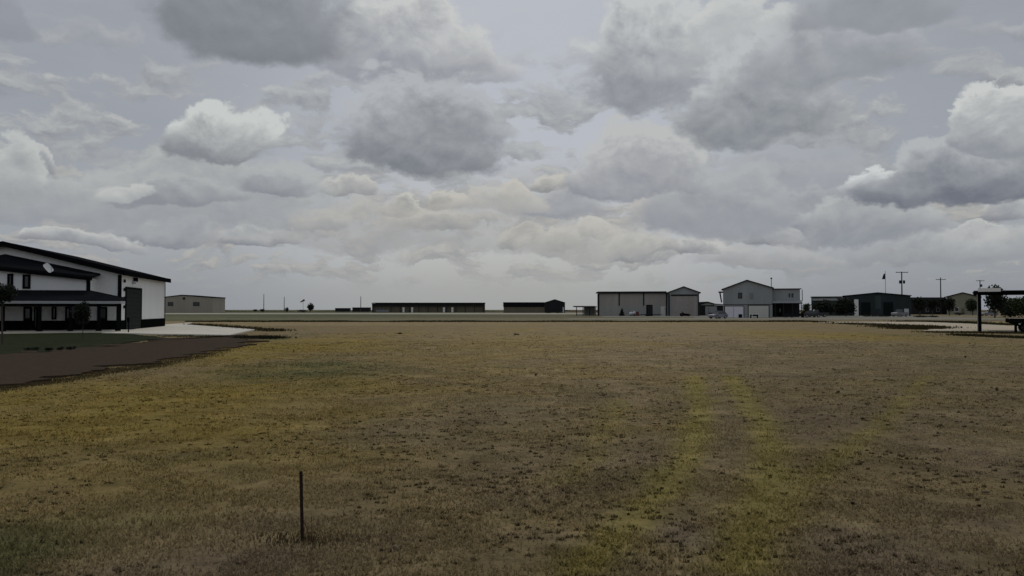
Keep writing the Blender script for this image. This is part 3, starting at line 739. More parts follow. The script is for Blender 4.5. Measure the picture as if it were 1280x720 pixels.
# flag
Y = 262; r = thing('flagpole', (X(1107, Y), Y, 0), 'thin flagpole with dark limp flag behind the dark green building', 'flagpole')
MB().tube((0, 0, -.2), (0, 0, Z(338.5, Y)), .11, .07, 8).build('pole', M_galv, r)
me = []; 
def flag(parent, z0, z1, wid, m):
    nx, nz = 10, 12; mb = MB(); vs = []
    for j in range(nz+1):
        for i in range(nx+1):
            u = i/nx; v = j/nz
            drop = (u**1.2)*(z1-z0)*.32
            vs.append((-.08 - wid*u*(.55+.45*(1-v)), math.sin(u*9+v*2)*.22*u, z0 + (z1-z0)*v - drop*(1 if v > .3 else v/.3)))
    fs = [(j*(nx+1)+i, j*(nx+1)+i+1, (j+1)*(nx+1)+i+1, (j+1)*(nx+1)+i) for j in range(nz) for i in range(nx)]
    k = len(vs); vs2 = [(x, y+.03, z) for x, y, z in vs]
    mb.add(vs+vs2, fs+[tuple(a+k for a in reversed(f)) for f in fs]); return mb.build('flag', m, parent)
flag(r, Z(349, Y), Z(341.5, Y), 4.7/F*Y, M_navy)
# windsock on the horizon
Y = 560; r = thing('windsock', (X(379, Y), Y, 0), 'dark windsock on a thin pole left of the small round horizon tree', 'windsock')
zt = Z(376, Y); MB().tube((0, 0, -.2), (0, 0, zt), .14, .10).build('pole', M_galv, r)
MB().tube((.9, 0, zt+.6), (-1.9, 0, zt-.9), .75, .35, 10).build('sock', M_redpaint, r)

# ------------------------------------------------------------------ far left: tan building
Y = 480; w0, w1 = X(203, Y)-X(227, Y), X(266.5, Y)-X(227, Y)
r = thing('stucco_building', (X(227, Y), Y, 0), 'plain tan building with two dark windows on the horizon right of the white barn', 'building')
ez = Z(372.2, Y); az = Z(369.3, Y)
gable_walls(w0, w1, 20, ez, az, 0).build('wall', M_beige, r)
gable_roof(w0, w1, 20, ez, az, 0, .3, .45, .4).build('roof', M_darkroof, r)
for a, b in ((-17.2, -10.3), (14.5, 22.5)): window(r, a/F*Y, b/F*Y, Z(382.6, Y), Z(377.6, Y), -.002, M_darkwall, fw=.25)
MB().box(1.5/F*Y, 4.5/F*Y, -.25, -.002, Z(374.2, Y), Z(371.8, Y)).build('vent', M_darkwall, r)

# long dark open hangar
Y = 517; x0, x1 = X(465, Y), X(605.3, Y); r = thing('long_hangar', ((x0+x1)/2, Y, 0), 'long low dark hangar with brownish front and pale posts on the horizon', 'hangar')
hw = (x1-x0)/2; zt = Z(378.6, Y); zf = Z(382.4, Y); d = 16
MB().box(-hw, hw, d-.3, d, -.3, zt-.4).box(-hw, -hw+.3, .3, d-.302, -.3, zt-.4).box(hw-.3, hw, .3, d-.302, -.3, zt-.4).build('wall', M_darkwall, r)
MB().prism_x([(-.8, zt-.35), (d/2, zt-.05), (d+.5, zt-.35), (d+.5, zt-.1), (d/2, zt+.25), (-.8, zt-.1)], -hw-.3, hw+.3).build('roof', M_darkroof, r)
MB().box(-hw, hw, 0, .28, zf, zt-.42).build('header', M_darkwall, r)
for k in range(13):
    x = -hw + .3 + k*(2*hw-.6)/12; MB().box(x-.18, x+.18, .02, .3, -.3, zf-.005).build('post', M_darkwall, r)
for px in (504.5, 515.3, 555, 565.5):
    x = X(px, Y)-(x0+x1)/2; MB().box(x-.62, x+.62, -.35, -.05, -.2, Z(384.2, Y)).build('door_panel', M_whitetrim, r)
MB().box(-hw+.31, hw-.31, 1.6, 1.8, -.2, zf+.9).build('interior_panel', M_brownwall, r)  # added panel, its brown stands in for the dim interior and ground
# second dark shed with gabled end
Y = 470; x0, x1 = X(629.5, Y), X(706.2, Y); r = thing('dark_shed', (x0, Y, 0), 'dark shed with brown lower wall and raised gable at its right end on the horizon', 'shed')
xg = X(681, Y)-x0; zt = Z(378, Y); zg = Z(374.6, Y); ze = Z(378.2, Y); wd = x1-x0
MB().box(0, xg, 0, 14, -.3, zt-.3).build('wall', M_brownwall, r)
MB().box(-.3, xg-.26, -.5, 14.3, zt-.28, zt+.1).box(-.25, xg-.26, -.46, -.1, Z(383.5, Y), zt-.285).build('roof', M_darkroof, r)
gm = MB().prism_y([(xg+.002, -.3), (wd, -.3), (wd, ze-.2), (xg*.5+wd*.5, zg-.1), (xg+.002, ze-.2)], -.6, 14).build('gable_wall', M_darkwall, r)
gb = gable_roof(xg+.2, wd-.2, 14, ze-.15, zg-.05, None, .4, .3, .9).build('gable_roof', M_darkroof, r)
MB().box((xg+wd)/2+4.5, (xg+wd)/2+5.3, -.68, -.602, .1, Z(384, Y)).build('door', M_lamp, r)
for i, (a, lb) in enumerate(((686, 'dark shrub left of the other before the gabled dark shed'), (697.5, 'dark shrub under the right end of the gabled dark shed'))):
    shrub('shrub', (X(a, 395), 395, 0), 1.1, 3.4, lb, L_dark, 260, 'shrubs before the dark shed', 30+i, .25)
# low sheds and horizon clutter
for px0, px1, top, Y, lb, m in ((419, 436.5, 385.2, 640, 'low dark shed on the horizon left of the taller low shed', M_darkwall), (440.5, 462, 384.4, 620, 'low dark shed on the horizon touching the long hangar', M_darkwall)):
    a, b = X(px0, Y), X(px1, Y); h = Z(top, Y); r = thing('low_shed', (a, Y, 0), lb, 'shed', 0, 'low sheds on the horizon')
    MB().box(0, b-a, 0, 6, -.3, h-.35).build('wall', m, r); MB().prism_x([(-.4, h-.34), (6.4, h-.34), (6.4, h-.15), (3, h+.1), (-.4, h-.15)], -.3, b-a+.3).build('roof', M_darkroof, r)
tree('horizon_tree', (X(387.8, 540), 540, 0), Z(378.8, 540), 6.2, 'small dark round tree on the horizon right of the windsock', L_dark, .15, 900, .4, seed=8)
shrub('horizon_bush', (X(358.5, 600), 600, 0), Z(383.2, 600), 3.9, 'dark round bush on the horizon between two bare poles', L_dark, 400, None, 41, .3)
shrub('horizon_bush', (X(319, 600), 600, 0), Z(385.6, 600), 3.0, 'leftmost small dark bush on the horizon, left of the tallest bare pole', L_dark, 300, None, 42, .3)
shrub('horizon_bush', (X(328, 605), 605, 0), Z(385.4, 605), 4.2, 'small dark bush at the foot of the tallest bare pole', L_dark, 300, None, 43, .3)
shrub('horizon_bush', (X(379, 545), 545, 0), Z(386.6, 545), 8.5, 'low spreading dark bush under the windsock', L_dark, 400, None, 44, .3)
# far scrub line along the horizon (reads as one mass)
rg = np.random.default_rng(5); k = 5200
xs_ = rg.uniform(-560, 620, k); ys_ = 760 + rg.normal(0, 12, k); hh = 0.5 + 2.6*np.clip(fbm(xs_*.02, xs_*0, 4, 4)-.25, 0, 1)*rg.random(k)
c = np.array([.020, .023, .014]) * rg.uniform(.6, 1.5, (k, 1))
blades('far_scrub', xs_, ys_, np.zeros(k), hh, rg.uniform(1.2, 3.5, k), c, .4)

# ------------------------------------------------------------------ taupe shed with gabled end
def taupe_shed():
    Y = 232; x0 = X(747, Y); r = thing('metal_shed', (x0, Y, 0), 'long taupe metal shed with a gabled wing and wide closed door at its right end', 'shed', -math.radians(10.5))
    q = lambda px: (X(px, Y)-x0)*.975
    ze = Z(366.3, Y); zl = Z(382, Y)
    MB().box(0, q(836), 0, 14, zl, ze-.15).build('upper_wall', M_tansteel, r)
    MB().box(0, q(836), -.06, 14.06, -.3, zl-.003).build('lower_wall', M_greysteel2, r)
    MB().prism_x([(-.6, ze-.14), (7, ze+.35), (14.5, ze-.14), (14.5, ze+.1), (7, ze+.6), (-.6, ze+.1)], -.5, q(836)-.45).build('roof', M_darkroof, r)
    MB().box(-.05, .5, -.10, -.062, -.3, ze-.16).build('corner_trim', M_darkwall, r)
    for a, b, z0 in ((773.8, 775.2, zl), (804.6, 806, zl), (833, 834.6, -.2)):
        MB().box(q(a), q(b), -.14, -.064, z0, ze-.16).build('downspout', M_darkwall, r)
    for a, b in ((769.5, 772.8), (800.5, 804)):
        MB().box(q(a), q(b), -.03, -.002, zl+.01, ze-.3).build('pale_panel', M_greysteel2, r)
    d = MB().box(q(808.5), q(815.5), -.12, -.064, -.2, Z(381, Y)).build('door', M_black, r)
    d = MB().box(q(826.5), q(832), -.12, -.064, -.2, Z(383, Y)).build('door', M_doorcream, r); MB().tube((q(831), -.18, 2.0), (q(831), -.12, 2.0), .08).build('handle', M_black, d)
    ga, gb = q(836.2), q(873.6); zg = Z(359.6, Y)
    MB().prism_y([(ga, -.3), (gb, -.3), (gb, ze), ((ga+gb)/2, zg), (ga, ze)], -1.2, 14).build('gable_wall', M_graysteel, r)
    gable_roof(ga, gb, 15.2, ze, zg, None, .5, .25, .5).build('gable_roof', M_darkroof, r).location = (0, -1.2, 0)
    dr = MB().box(q(840.5), q(870.5), -1.27, -1.203, -.2, Z(370.2, Y)).build('hangar_door', M_tansteel, r)
    MB().box(q(839.5), q(871.5), -1.45, -1.205, Z(370.1, Y), Z(368.6, Y)).build('door_track', M_black, dr)
    for a in (ga, gb-.35): MB().box(a, a+.35, -1.26, -1.203, -.2, ze-.3).build('corner_trim', M_darkwall, r)
    return r
taupe_shed()
Y = 236; x0 = X(720.3, Y); r = thing('lean_to', (x0, Y, 0), 'low open lean-to with dark flat roof left of the taupe shed', 'shed')
w = X(746.5, Y)-x0; zt = Z(383, Y); mb = MB()
MB().prism_x([(-.3, zt-.25), (9, zt-.05), (9, zt+.2), (-.3, zt)], -.3, w-.1).build('roof', M_darkwall, r)
for k in range(4): MB().box(k*(w-.5)/3, k*(w-.5)/3+.22, 0, .22, -.3, zt-.26).build('post', M_darkwall, r)
MB().box(w*.42, w-.2, 3.8, 4, -.3, zt-.2).build('wall', M_graysteel, r); MB().box(0, w*.4, .02, .1, .3, .5).box(0, w*.4, .02, .1, 1.4, 1.6).build('rail', M_galv, r)
shrub('cone_shrub', (X(777.5, 226), 226, 0), Z(385, 226), 1.75, 'dark pointed shrub against the taupe shed wall', L_dark, 500, None, 50, .16, True)
def tank(px, py, Y, ln, rad, label):
    r = thing('propane_tank', (X(px, Y), Y, 0), label, 'tank', 0, 'tanks beside the shed')
    MB().tube((-ln/2, 0, rad+.25), (ln/2, 0, rad+.25), rad, rad, 14).ball((-ln/2, 0, rad+.25), .3, rad, rad).ball((ln/2, 0, rad+.25), .3, rad, rad).build('vessel', M_lamp, r, smooth=True)
    for s in (-1, 1): MB().box(s*ln*.3-.1, s*ln*.3+.1, -rad*.7, rad*.7, -.1, .4).build('saddle', M_darkwall, r)
    MB().tube((0, 0, 2*rad+.2), (0, 0, 2*rad+.4), .13).build('valve_cap', M_whitetrim, r)
tank(789, 395, 224, .7, .42, 'white tank left of the other by the taupe shed wall')
tank(792.8, 395, 224.6, .35, .5, 'white tank right of the other by the taupe shed wall')
r = thing('oil_drum', (X(796.5, 223), 223, 0), 'dark red drum right of the white tanks by the taupe shed', 'drum')
MB().tube((0, 0, 0), (0, 0, 1.15), .42, .42, 14).build('shell', M_redpaint, r); MB().tube((0, 0, 1.152), (0, 0, 1.19), .44, .44, 14).build('lid', M_black, r)

# ------------------------------------------------------------------ vehicles
def wheelset(r, xs, yw, rad, wd=.22):
    for x in xs:
        for s in (-1, 1):
            w_ = MB().tube((x, s*yw-wd/2, rad), (x, s*yw+wd/2, rad), rad, rad, 16).build('wheel', M_tyre, r)
            MB().tube((x, s*(yw+wd/2+.004)-.01, rad), (x, s*(yw+wd/2+.004)+.01, rad), rad*.55, rad*.55, 12).build('rim', M_galv, w_)
def car(loc, rz, paint, label, L=4.6, Wd=1.8, Hh=1.5, kind='sedan', group=None):
    r = thing('parked_car' if kind != 'pickup' else 'pickup_truck', loc, label, 'car' if kind != 'pickup' else 'pickup', rz, group)
    h = L/2; b = .32; belt = Hh*.6
    low = [(-h, b+.1), (-h+.15, b-.05), (h-.15, b-.05), (h, b+.1), (h, belt-.18), (h-.25, belt-.06), (h*.45, belt), (-h+.1, belt), (-h, belt-.1)]
    MB().prism_y(low, -Wd/2, Wd/2).build('body', paint, r, bevel=.05)
    if kind == 'pickup': cab = [(-.35, belt), (h*.45, belt), (h*.22, Hh), (-.25, Hh)]
    else: cab = [(-h*.9, belt), (h*.48, belt), (h*.12, Hh), (-h*.6, Hh)]
    mb = MB(); ins = .16
    vs = [(x, -Wd/2+.06+(ins if z > belt else 0), z-.03) for x, z in cab] + [(x, Wd/2-.06-(ins if z > belt else 0), z-.03) for x, z in cab]
    mb.add(vs, [(0,1,2,3),(7,6,5,4)] + [(i, i+4, (i+1) % 4+4, (i+1) % 4) for i in range(4)]); mb.build('window', M_glass, r)
    MB().box(cab[3][0]-.03, cab[2][0]+.03, -Wd/2+.2, Wd/2-.2, Hh-.05, Hh+.02).build('roof', paint, r, bevel=.02)
    if kind == 'pickup': MB().box(-h+.08, -.45, -Wd/2+.15, Wd/2-.15, belt-.02, belt+.03).build('bed_cover', M_black, r)
    for s in (-1, 1):
        MB().box(h-.12, h+.03, s*Wd*.36-.16, s*Wd*.36+.16, belt-.36, belt-.2).build('headlight', M_lamp, r)
        MB().box(-h-.03, -h+.1, s*Wd*.38-.1, s*Wd*.38+.1, belt-.4, belt-.15).build('tail_light', M_redpaint, r)
    wheelset(r, (-h*.62, h*.62), Wd/2-.10, .34); return r
car((X(897.5, 160), 160, .02), math.radians(214), M_carsilver, 'silver grey car parked by the corner of the two-storey grey house', 4.0, 1.7, 1.5)
car((X(1013, 184), 184, .02), math.radians(12), M_cardark, 'dark car parked right of the grey house porch', 4.7, 1.8, 1.5)
car((X(1021, 196), 196, .02), math.radians(170), M_cardark, 'dark pickup truck parked before the left end of the dark green building', 5.4, 1.9, 1.8, 'pickup')
car((X(1124.5, 205), 205, .02), math.radians(200), M_cargrey, 'pale grey pickup truck parked before the right half of the dark green building', 4.0, 1.8, 1.8, 'pickup')
car((X(1236, 230), 230, 0), math.radians(185), M_cargrey, 'pale car far behind the canopy post under the dark trees', 4.6, 1.8, 1.5)
car((X(478, 500), 500, 0), math.radians(5), M_cargrey, 'pale vehicle parked before the left end of the long dark hangar', 7.5, 2.3, 2.6)

# ------------------------------------------------------------------ two-storey grey house
def house():
    Y = 182; x0 = X(903.8, Y); r = thing('metal_house', (x0, Y, 0), 'two-storey grey metal house with two pale garage doors and a gabled roof', 'house', -math.radians(17.5))
    q = lambda px: (X(px, Y)-x0)*.94; z = lambda py: Z(py, Y)
    w = q(966.2); ax = q(934.5); ze = z(362); za = z(351.2); zr = z(360.6)
    MB().prism_y([(0, -.3), (w, -.3), (w, zr), (ax, za), (0, ze)], 0, 16).build('wall', M_graysteel, r)
    mb = MB(); th = .22
    sl = (za-ze)/ax; sr = (za-zr)/(w-ax)
    mb.prism_y([(ax, za+.01), (w+.35, zr+.01-sr*.35), (w+.35, zr+.01-sr*.35+th), (ax, za+.01+th)], -.45, 16.4)
    mb.prism_y([(ax, za+.01), (ax, za+.01+th), (-.35, ze+.01-sl*.35+th), (-.35, ze+.01-sl*.35)], -.45, 16.4)
    mb.build('roof', M_darkroof, r)
    for a, b, t, m in ((906.3, 929.8, 383.0, M_doorwhite), (936.3, 961.5, 382.2, M_doorcream)):
        d = MB().box(q(a), q(b), -.06, -.002, -.1, z(t)).build('garage_door', m, r)
        MB().box(q(a)-.16, q(a)-.003, -.09, -.002, -.1, z(t)+.16).box(q(b)+.003, q(b)+.16, -.09, -.002, -.1, z(t)+.16).box(q(a)-.003, q(b)+.003, -.09, -.002, z(t)+.003, z(t)+.16).build('door_frame', M_darkwall, d)
    MB().box(q(917), q(917.6), -.07, -.061, -.05, z(383.4)).build('door_seam', M_galv, r)
    window(r, q(923.2), q(928.2), z(373.2), z(366), -.002, M_black, fw=.1)
    MB().box(q(938), q(942.5), -.05, -.002, z(374), z(366.5)).build('shutter_panel', mat('faded_panel', (.19,.195,.19), .7, .25, .5, streak=True), r)
    MB().box(0, w, -.035, -.002, z(381), z(380.3)).build('belly_band', M_darkwall, r)
    # small side awning with a leaning brace
    aw = MB().box(q(897.6), -.002, .6, 5, z(365.6), z(364.2)).build('awning', M_darkroof, r)
    MB().tube((q(899.6), 1, z(366)), (q(901.6), 1, z(378)), .17, .15, 6).build('brace', M_darkwall, aw)
    # chimney pipe
    ch = MB().tube((w-.15, 5, zr-.3), (w-.15, 5, Z(349.5, 187)), .09, .09, 10).build('flue_pipe', M_galv, r)
    MB().tube((w-.15, 5, Z(349.4, 187)), (w-.15, 5, Z(347.8, 187)), .22, .19, 10).build('cap', M_darkwall, ch)
    # right wing
    a, b = w+.004, q(1000.6)
    MB().box(a, b, 1.2, 14, z(378), z(362.2)).build('wing_wall', M_graysteel, r)
    MB().prism_x([(.9, z(362.0)), (14.3, z(360.5)), (14.3, z(359.8)), (.9, z(361.0))], a+.36, b+.3).build('wing_roof', M_darkroof, r)
    MB().box(a, b, 4.5, 14, -.3, z(378)-.003).build('lower_wing_wall', M_darkwall, r)  # dark wall colour stands in for the shade under the porch
    for c0, c1 in ((986.6, 988.6), (990.2, 992.4)): window(r, q(c0), q(c1), z(372), z(367.2), 1.198, M_black, fw=.05)
    MB().prism_x([(-.5, z(379)), (1.19, z(376.4)), (1.19, z(375.6)), (-.5, z(378.0))], a+.02, q(1003)).build('porch_roof', M_galv, r)
    MB().box(a+.02, q(1003), -.45, -.3, z(380.0), z(379.05)).build('porch_beam', M_black, r)
    for px in (969.5, 980, 991, 1001.5): MB().box(q(px)-.09, q(px)+.09, -.44, -.28, -.2, z(380.05)).build('porch_post', M_darkwall, r)
    MB().box(a+.02, q(1003), -.5, 4.4, -.2, .12).build('porch_slab', M_concrete, r)
    d = MB().box(q(974), q(978), 4.40, 4.498, .1, 2.3).build('door', M_black, r); MB().box(q(975), q(977), 4.37, 4.40, 1.2, 2.1).build('pane', M_glass, d)
    MB().tube((q(1001.5)+.3, 1.5, z(362.5)), (q(1003.4), 1.3, z(376)), .08, .08, 6).build('downspout', M_darkwall, r)
house()
# outbuildings glimpsed between shed and house
Y = 250; x0 = X(874.5, Y); r = thing('outbuilding', (x0, Y, 0), 'low dark outbuilding with small gable between the taupe shed and the grey house', 'building')
w = X(906, Y)-x0; q = lambda px: X(px, Y)-x0
MB().box(0, w, 0, 10, -.3, Z(381.5, Y)).build('wall', M_darkwall, r)
gable_roof(q(876), q(893), 10, Z(380.6, Y), Z(378.2, Y), None, .4, .3, .4).build('roof', M_darkroof, r)
MB().prism_y([(q(876), Z(381.5, Y)+.002), (q(893), Z(381.5, Y)+.002), (q(893), Z(380.6, Y)-.01), (q(884.5), Z(378.2, Y)-.01), (q(876), Z(380.6, Y)-.01)], .02, 9.9).build('gable_end', M_greysteel2, r)
MB().box(q(881.5), q(885.5), -.08, -.002, 0, Z(383, Y)).box(q(886), q(896), -.06, -.002, Z(391, Y), Z(383, Y)).build('door', M_graysteel, r)
MB().prism_x([(-.4, Z(381.2, Y)), (10.4, Z(380, Y)), (10.4, Z(379.3, Y)), (-.4, Z(380.4, Y))], q(893.5), w).build('low_roof', M_darkroof, r)
shrub('shrub', (X(901, 205), 205, 0), 1.6, 3.2, 'dark shrub behind the silver car beside the grey house', L_dark, 500, None, 52, .18)

# yard clutter
Y = 170; r = thing('picnic_table', (X(986, Y), Y, .02), 'dark picnic table on the gravel before the grey house porch', 'table')
MB().box(-.95, .95, -.38, .38, .70, .76).build('tabletop', M_darkwall, r)
for s in (-1, 1):
    MB().box(-.95, .95, s*.72-.14, s*.72+.14, .42, .47).build('bench', M_darkwall, r)
    MB().tube((s*.7, -.6, 0), (s*.7, .3, .70), .05, .05, 6).tube((s*.7, .6, 0), (s*.7, -.3, .70), .05, .05, 6).box(s*.7-.04, s*.7+.04, -.75, .75, .36, .42).build('leg', M_darkwall, r)
Y = 168; r = thing('small_trailer', (X(942.5, Y), Y, .02), 'small dark trailer with pale corner posts before the cream garage door', 'trailer')
MB().box(-.62, .62, -.9, .9, .42, .72).build('bed', M_black, r, bevel=.02)
for sx in (-1, 1):
    for sy in (-1, 1): MB().box(sx*.66-.04, sx*.66+.04, sy*.86-.04, sy*.86+.04, .2, 1.05).build('corner_post', M_whitetrim, r)
for s in (-1, 1): MB().tube((s*.70-.08, 0, .28), (s*.70+.08, 0, .28), .28, .28, 14).build('wheel', M_tyre, r)
Y = 172; r = thing('storage_bin', (X(925.3, Y), Y, .02), 'small dark storage bin before the white garage door', 'bin')
MB().box(-.34, .34, -.3, .3, .04, .72).build('body', M_black, r, bevel=.04); MB().box(-.37, .37, -.33, .33, .725, .80).build('lid', M_darkwall, r, bevel=.02)
Y = 218; r = thing('flatbed_trailer', (X(811.5, Y), Y, 0), 'low dark flatbed trailer before the taupe shed wall', 'trailer')
MB().box(-2.7, 2.7, -1, 1, .35, .52).build('bed', M_black, r); MB().tube((2.7, 0, .43), (3.6, 0, .40), .06).build('drawbar', M_darkwall, r)
for x in (-.6, .2):
    for s in (-1, 1): MB().tube((x, s*1.1-.1, .3), (x, s*1.1+.1, .3), .3, .3, 12).build('wheel', M_tyre, r)
r = thing('storage_cabinet', (X(812, 222), 222, 0), 'tall dark cabinet on the ground before the taupe shed', 'cabinet')
MB().box(-.78, .78, -.4, .4, .0, 3.1).build('body', M_black, r, bevel=.03); MB().box(-.70, -.02, -.44, -.402, .1, 3.0).box(.02, .70, -.44, -.402, .1, 3.0).build('door', M_darkwall, r)
Y = 212; r = thing('low_tractor', (X(856, Y), Y, .02), 'low dark mower standing before the wide door of the gabled wing', 'mower')
MB().prism_y([(-1.3, .25), (1.3, .2), (1.35, .55), (.5, .75), (.2, .7), (-.5, .9), (-1.25, .75)], -.5, .5).build('body', M_black, r, bevel=.04)
MB().box(-.75, -.3, -.25, .25, .88, 1.0).box(-.8, -.7, -.25, .25, 1.0, 1.3).build('seat', M_darkwall, r); MB().box(-.4, 1.0, -.75, .75, .08, .24).build('mower_deck', M_redpaint, r)
for x, rd_ in ((-.85, .34), (.95, .24)):
    for s in (-1, 1): MB().tube((x, s*.6-.1, rd_), (x, s*.6+.1, rd_), rd_, rd_, 14).build('wheel', M_tyre, r)

# ------------------------------------------------------------------ dark green building
def green_building():
    Y = 240; x0 = X(1014, Y); r = thing('steel_building', (x0, Y, 0), 'wide low dark green steel building with shallow gable behind the trees at right', 'building', -math.radians(22))
    q = lambda px: (X(px, Y)-x0)*.89; z = lambda py: Z(py, Y)
    a, b, ax = q(1056), q(1139.3), q(1099)
    MB().prism_y([(a, -.3), (b, -.3), (b, z(370.8)), (ax, z(367.0)), (a, z(370.6))], 0, 18).build('wall', M_greensteel, r)
    gable_roof(a, b, 18, z(370.7), z(366.9), ax, .3, .22, .4).build('roof', M_darkroof, r)
    MB().box(0, a-.004, .6, 16, -.3, z(372)).build('wing_wall', M_greensteel, r)
    MB().box(.3, a-.1, .56, .598, z(375.6), z(373.0)).build('pale_band', M_galv, r)
    MB().prism_x([(.2, z(372)+.002), (16.3, z(370.2)), (16.3, z(369.6)), (.2, z(371.2))], -.3, a-.31).build('wing_roof', M_darkroof, r)
    d = MB().box(q(1069.6), q(1075), -.07, -.002, -.2, z(374.5)).build('door', M_whitetrim, r)
    MB().box(q(1075)+.003, q(1076), -.1, -.002, -.2, z(374)).build('door_jamb', M_black, d)
    MB().box(q(1096), q(1103), -.05, -.002, z(386), z(370)).build('wall_panel', mat('faded_green_siding', (.042, .060, .056), .7, .25, .4, rib=1.2, bump=.4, streak=True), r)
    for c0, c1 in ((1078, 1090), (1106, 1118)): MB().box(q(c0), q(c1), -.07, -.002, -.2, z(378)).build('overhead_door', M_greendoor, r)
    MB().box(q(1131.5), q(1137), -.07, -.002, -.2, z(386)).build('door', M_lamp, r)
green_building()
Y = 300; x0 = X(1139.6, Y); r = thing('low_house', (x0, Y, 0), 'long low house with dark roof behind the small trees right of the green building', 'house')
w = X(1187, Y)-x0; MB().box(0, w, 0, 10, -.3, Z(375, Y)).build('wall', M_darkwall, r)
MB().prism_x([(-.6, Z(375.2, Y)), (5, Z(371.4, Y)), (10.6, Z(375.2, Y)), (10.6, Z(375.7, Y)), (5, Z(372, Y)), (-.6, Z(375.7, Y))], -.5, w+.4).prism_x([(0, Z(375, Y)+.002), (10, Z(375, Y)+.002), (5, Z(372.1, Y))], .02, w-.02).build('roof', M_darkroof, r)
for px in (1157, 1170): window(r, X(px, Y)-x0, X(px+4, Y)-x0, 1.0, 2.5, -.002, M_galv, fw=.10)
Y = 290; x0 = X(1186, Y); r = thing('gabled_house', (X(1203.5, Y), Y, 0), 'beige gabled house with dark roof left of the canopy post', 'house', -math.radians(28))
hw = 17.5/F*Y; gable_walls(-hw, hw, 14, Z(371.2, Y), Z(366.3, Y)).build('wall', M_olive, r)
gable_roof(-hw, hw, 14, Z(371.2, Y), Z(366.3, Y), None, .9, .3, .5).build('roof', M_darkroof, r)
window(r, -2.6, -1.3, 1.1, 2.6, -.002, M_whitetrim); window(r, 1.6, 3.0, 1.1, 2.6, -.002, M_whitetrim); MB().box(-.5, .5, -.06, -.002, -.1, 2.2).build('door', M_brownwall, r)

# trees on the right
TR = [(1029, 222, 375.0, 32, .04, L_dark, 'wide dark tree before the left end of the dark green building'),
      (1057, 216, 372.0, 33, .08, L_dark, 'big dark tree beside the tall white door of the green building'),
      (1042, 230, 377, 16, .2, L_mid, 'smaller dark tree between two bigger ones before the green building'),
      (1008.5, 196, 378, 12, .2, L_mid, 'loose grey green tree at the right end of the grey house'),
      (1149.5, 255, 370.3, 20, .18, L_dark, 'dark tree just right of the dark green building'),
      (1165.5, 262, 373, 15, .24, L_dark, 'small dark tree in the middle of the low house front'),
      (1186.5, 250, 371.2, 19, .22, L_dark, 'dark round tree at the left corner of the beige gabled house'),
      (1215.5, 250, 373.5, 19, .22, L_mid, 'small round tree before the right half of the beige gabled house'),
      (1243, 175, 355.8, 29, .10, L_dark, 'tallest dark tree, its top showing above the canopy roof'),
      (1262, 190, 371.0, 32, .02, L_mid, 'green tree seen under the canopy right of the tallest dark tree'),
      (1281, 182, 370.5, 34, .02, L_green, 'green tree under the canopy at the right edge of the picture'),
      (1306, 186, 369, 30, .06, L_mid, 'green tree just beyond the right edge under the canopy')]
for i, (px, Y, top, wpx, cf, m, lb) in enumerate(TR):
    tree('broadleaf_tree', (X(px, Y), Y, 0), Z(top, Y), wpx/F*Y, lb, m, cf, 2200, None, 'broadleaf trees on the right', 100+i, lobes=9)
SB = [(1090, 205, 393.2, 22, 'low dark hedge shrub before the green building, left of the grey pickup'), (1108, 203, 394, 16, 'low dark shrub just left of the grey pickup'),
      (1153, 190, 394.3, 20, 'low dark shrub on the grass before the small dark trees'), (1168, 188, 394.6, 12, 'low dark shrub below the long low house'), (1200, 262, 390.3, 16, 'dark shrub at the foot of the beige gabled house')]
for i, (px, Y, top, wpx, lb) in enumerate(SB):
    shrub('shrub', (X(px, Y), Y, 0), max(.3, Z(top, Y)), wpx/F*Y, lb, L_dark, 420, 'shrubs on the right', 140+i, .14)

# ------------------------------------------------------------------ canopy and trailer at the right edge
g = G(1225.3, 415.2); Y = g.y
r = thing('steel_canopy', (g.x, g.y, 0), 'open flat steel canopy on dark posts at the right edge', 'canopy', -math.radians(29))
zr = Z(365.6, Y); q = lambda px: (X(px, Y)-g.x)*.88
def post(x, y):
    p = MB().box(x-.13, x+.10, y-.13, y+.13, -.2, zr-.004).build('post', M_black, r)
    MB().box(x-.19, x-.133, y-.06, y+.06, -.1, zr-.1).build('downspout', M_galv, p)
post(0, 0); post(7.5, 0); post(7.5, 6.5)
MB().box(-.4, 11.5, -.5, 7.0, zr+.03, zr+.14).build('roof', M_darkwall, r)
MB().box(q(1222.5), q(1250), -.56, -.503, zr+.05, zr+.33).build('fascia', M_whitetrim, r)
MB().box(q(1250)+.004, 11.5, -.54, -.503, zr+.0, zr+.14).box(-.42, q(1250), -.54, -.503, zr-.06, zr+.045).build('gutter', M_black, r)
for y in (.0, 3.4, 6.6): MB().box(-.35, 11.4, y-.08, y+.08, zr-.12, zr+.026).build('beam', M_black, r)
g = G(1285, 416.4); r = thing('utility_trailer', (g.x, g.y, .06), 'dark utility trailer parked under the canopy at the right edge', 'trailer', -math.radians(24))
MB().box(-1.38, 2.2, -.8, .8, .74, .98).build('bed', M_black, r, bevel=.02)
MB().box(-1.38, -1.32, -.8, .8, .985, 1.06).box(-1.3, 2.2, -.8, -.74, .985, 1.06).build('side_rail', M_black, r)
MB().prism_y([(-1.30, .735), (-.5, .735), (-.2, .45), (-.6, .45)], -.10, .10).build('tongue', M_black, r)
MB().box(-.98, -.80, -.70, -.60, .0, .735).box(-1.05, -.70, -.75, -.55, .0, .05).build('jack', M_black, r)
for x in (-.15, .75):
    for s in (-1, 1):
        w_ = MB().tube((x, s*.92-.11, .36), (x, s*.92+.11, .36), .36, .36, 18).build('wheel', M_tyre, r)
        MB().tube((x, s*.92-.122, .36), (x, s*.92+.122, .36), .17, .17, 12).build('rim', M_galv, w_)
MB().box(-.62, 1.22, -1.05, -.82, .735, .79).build('fender', M_black, r)
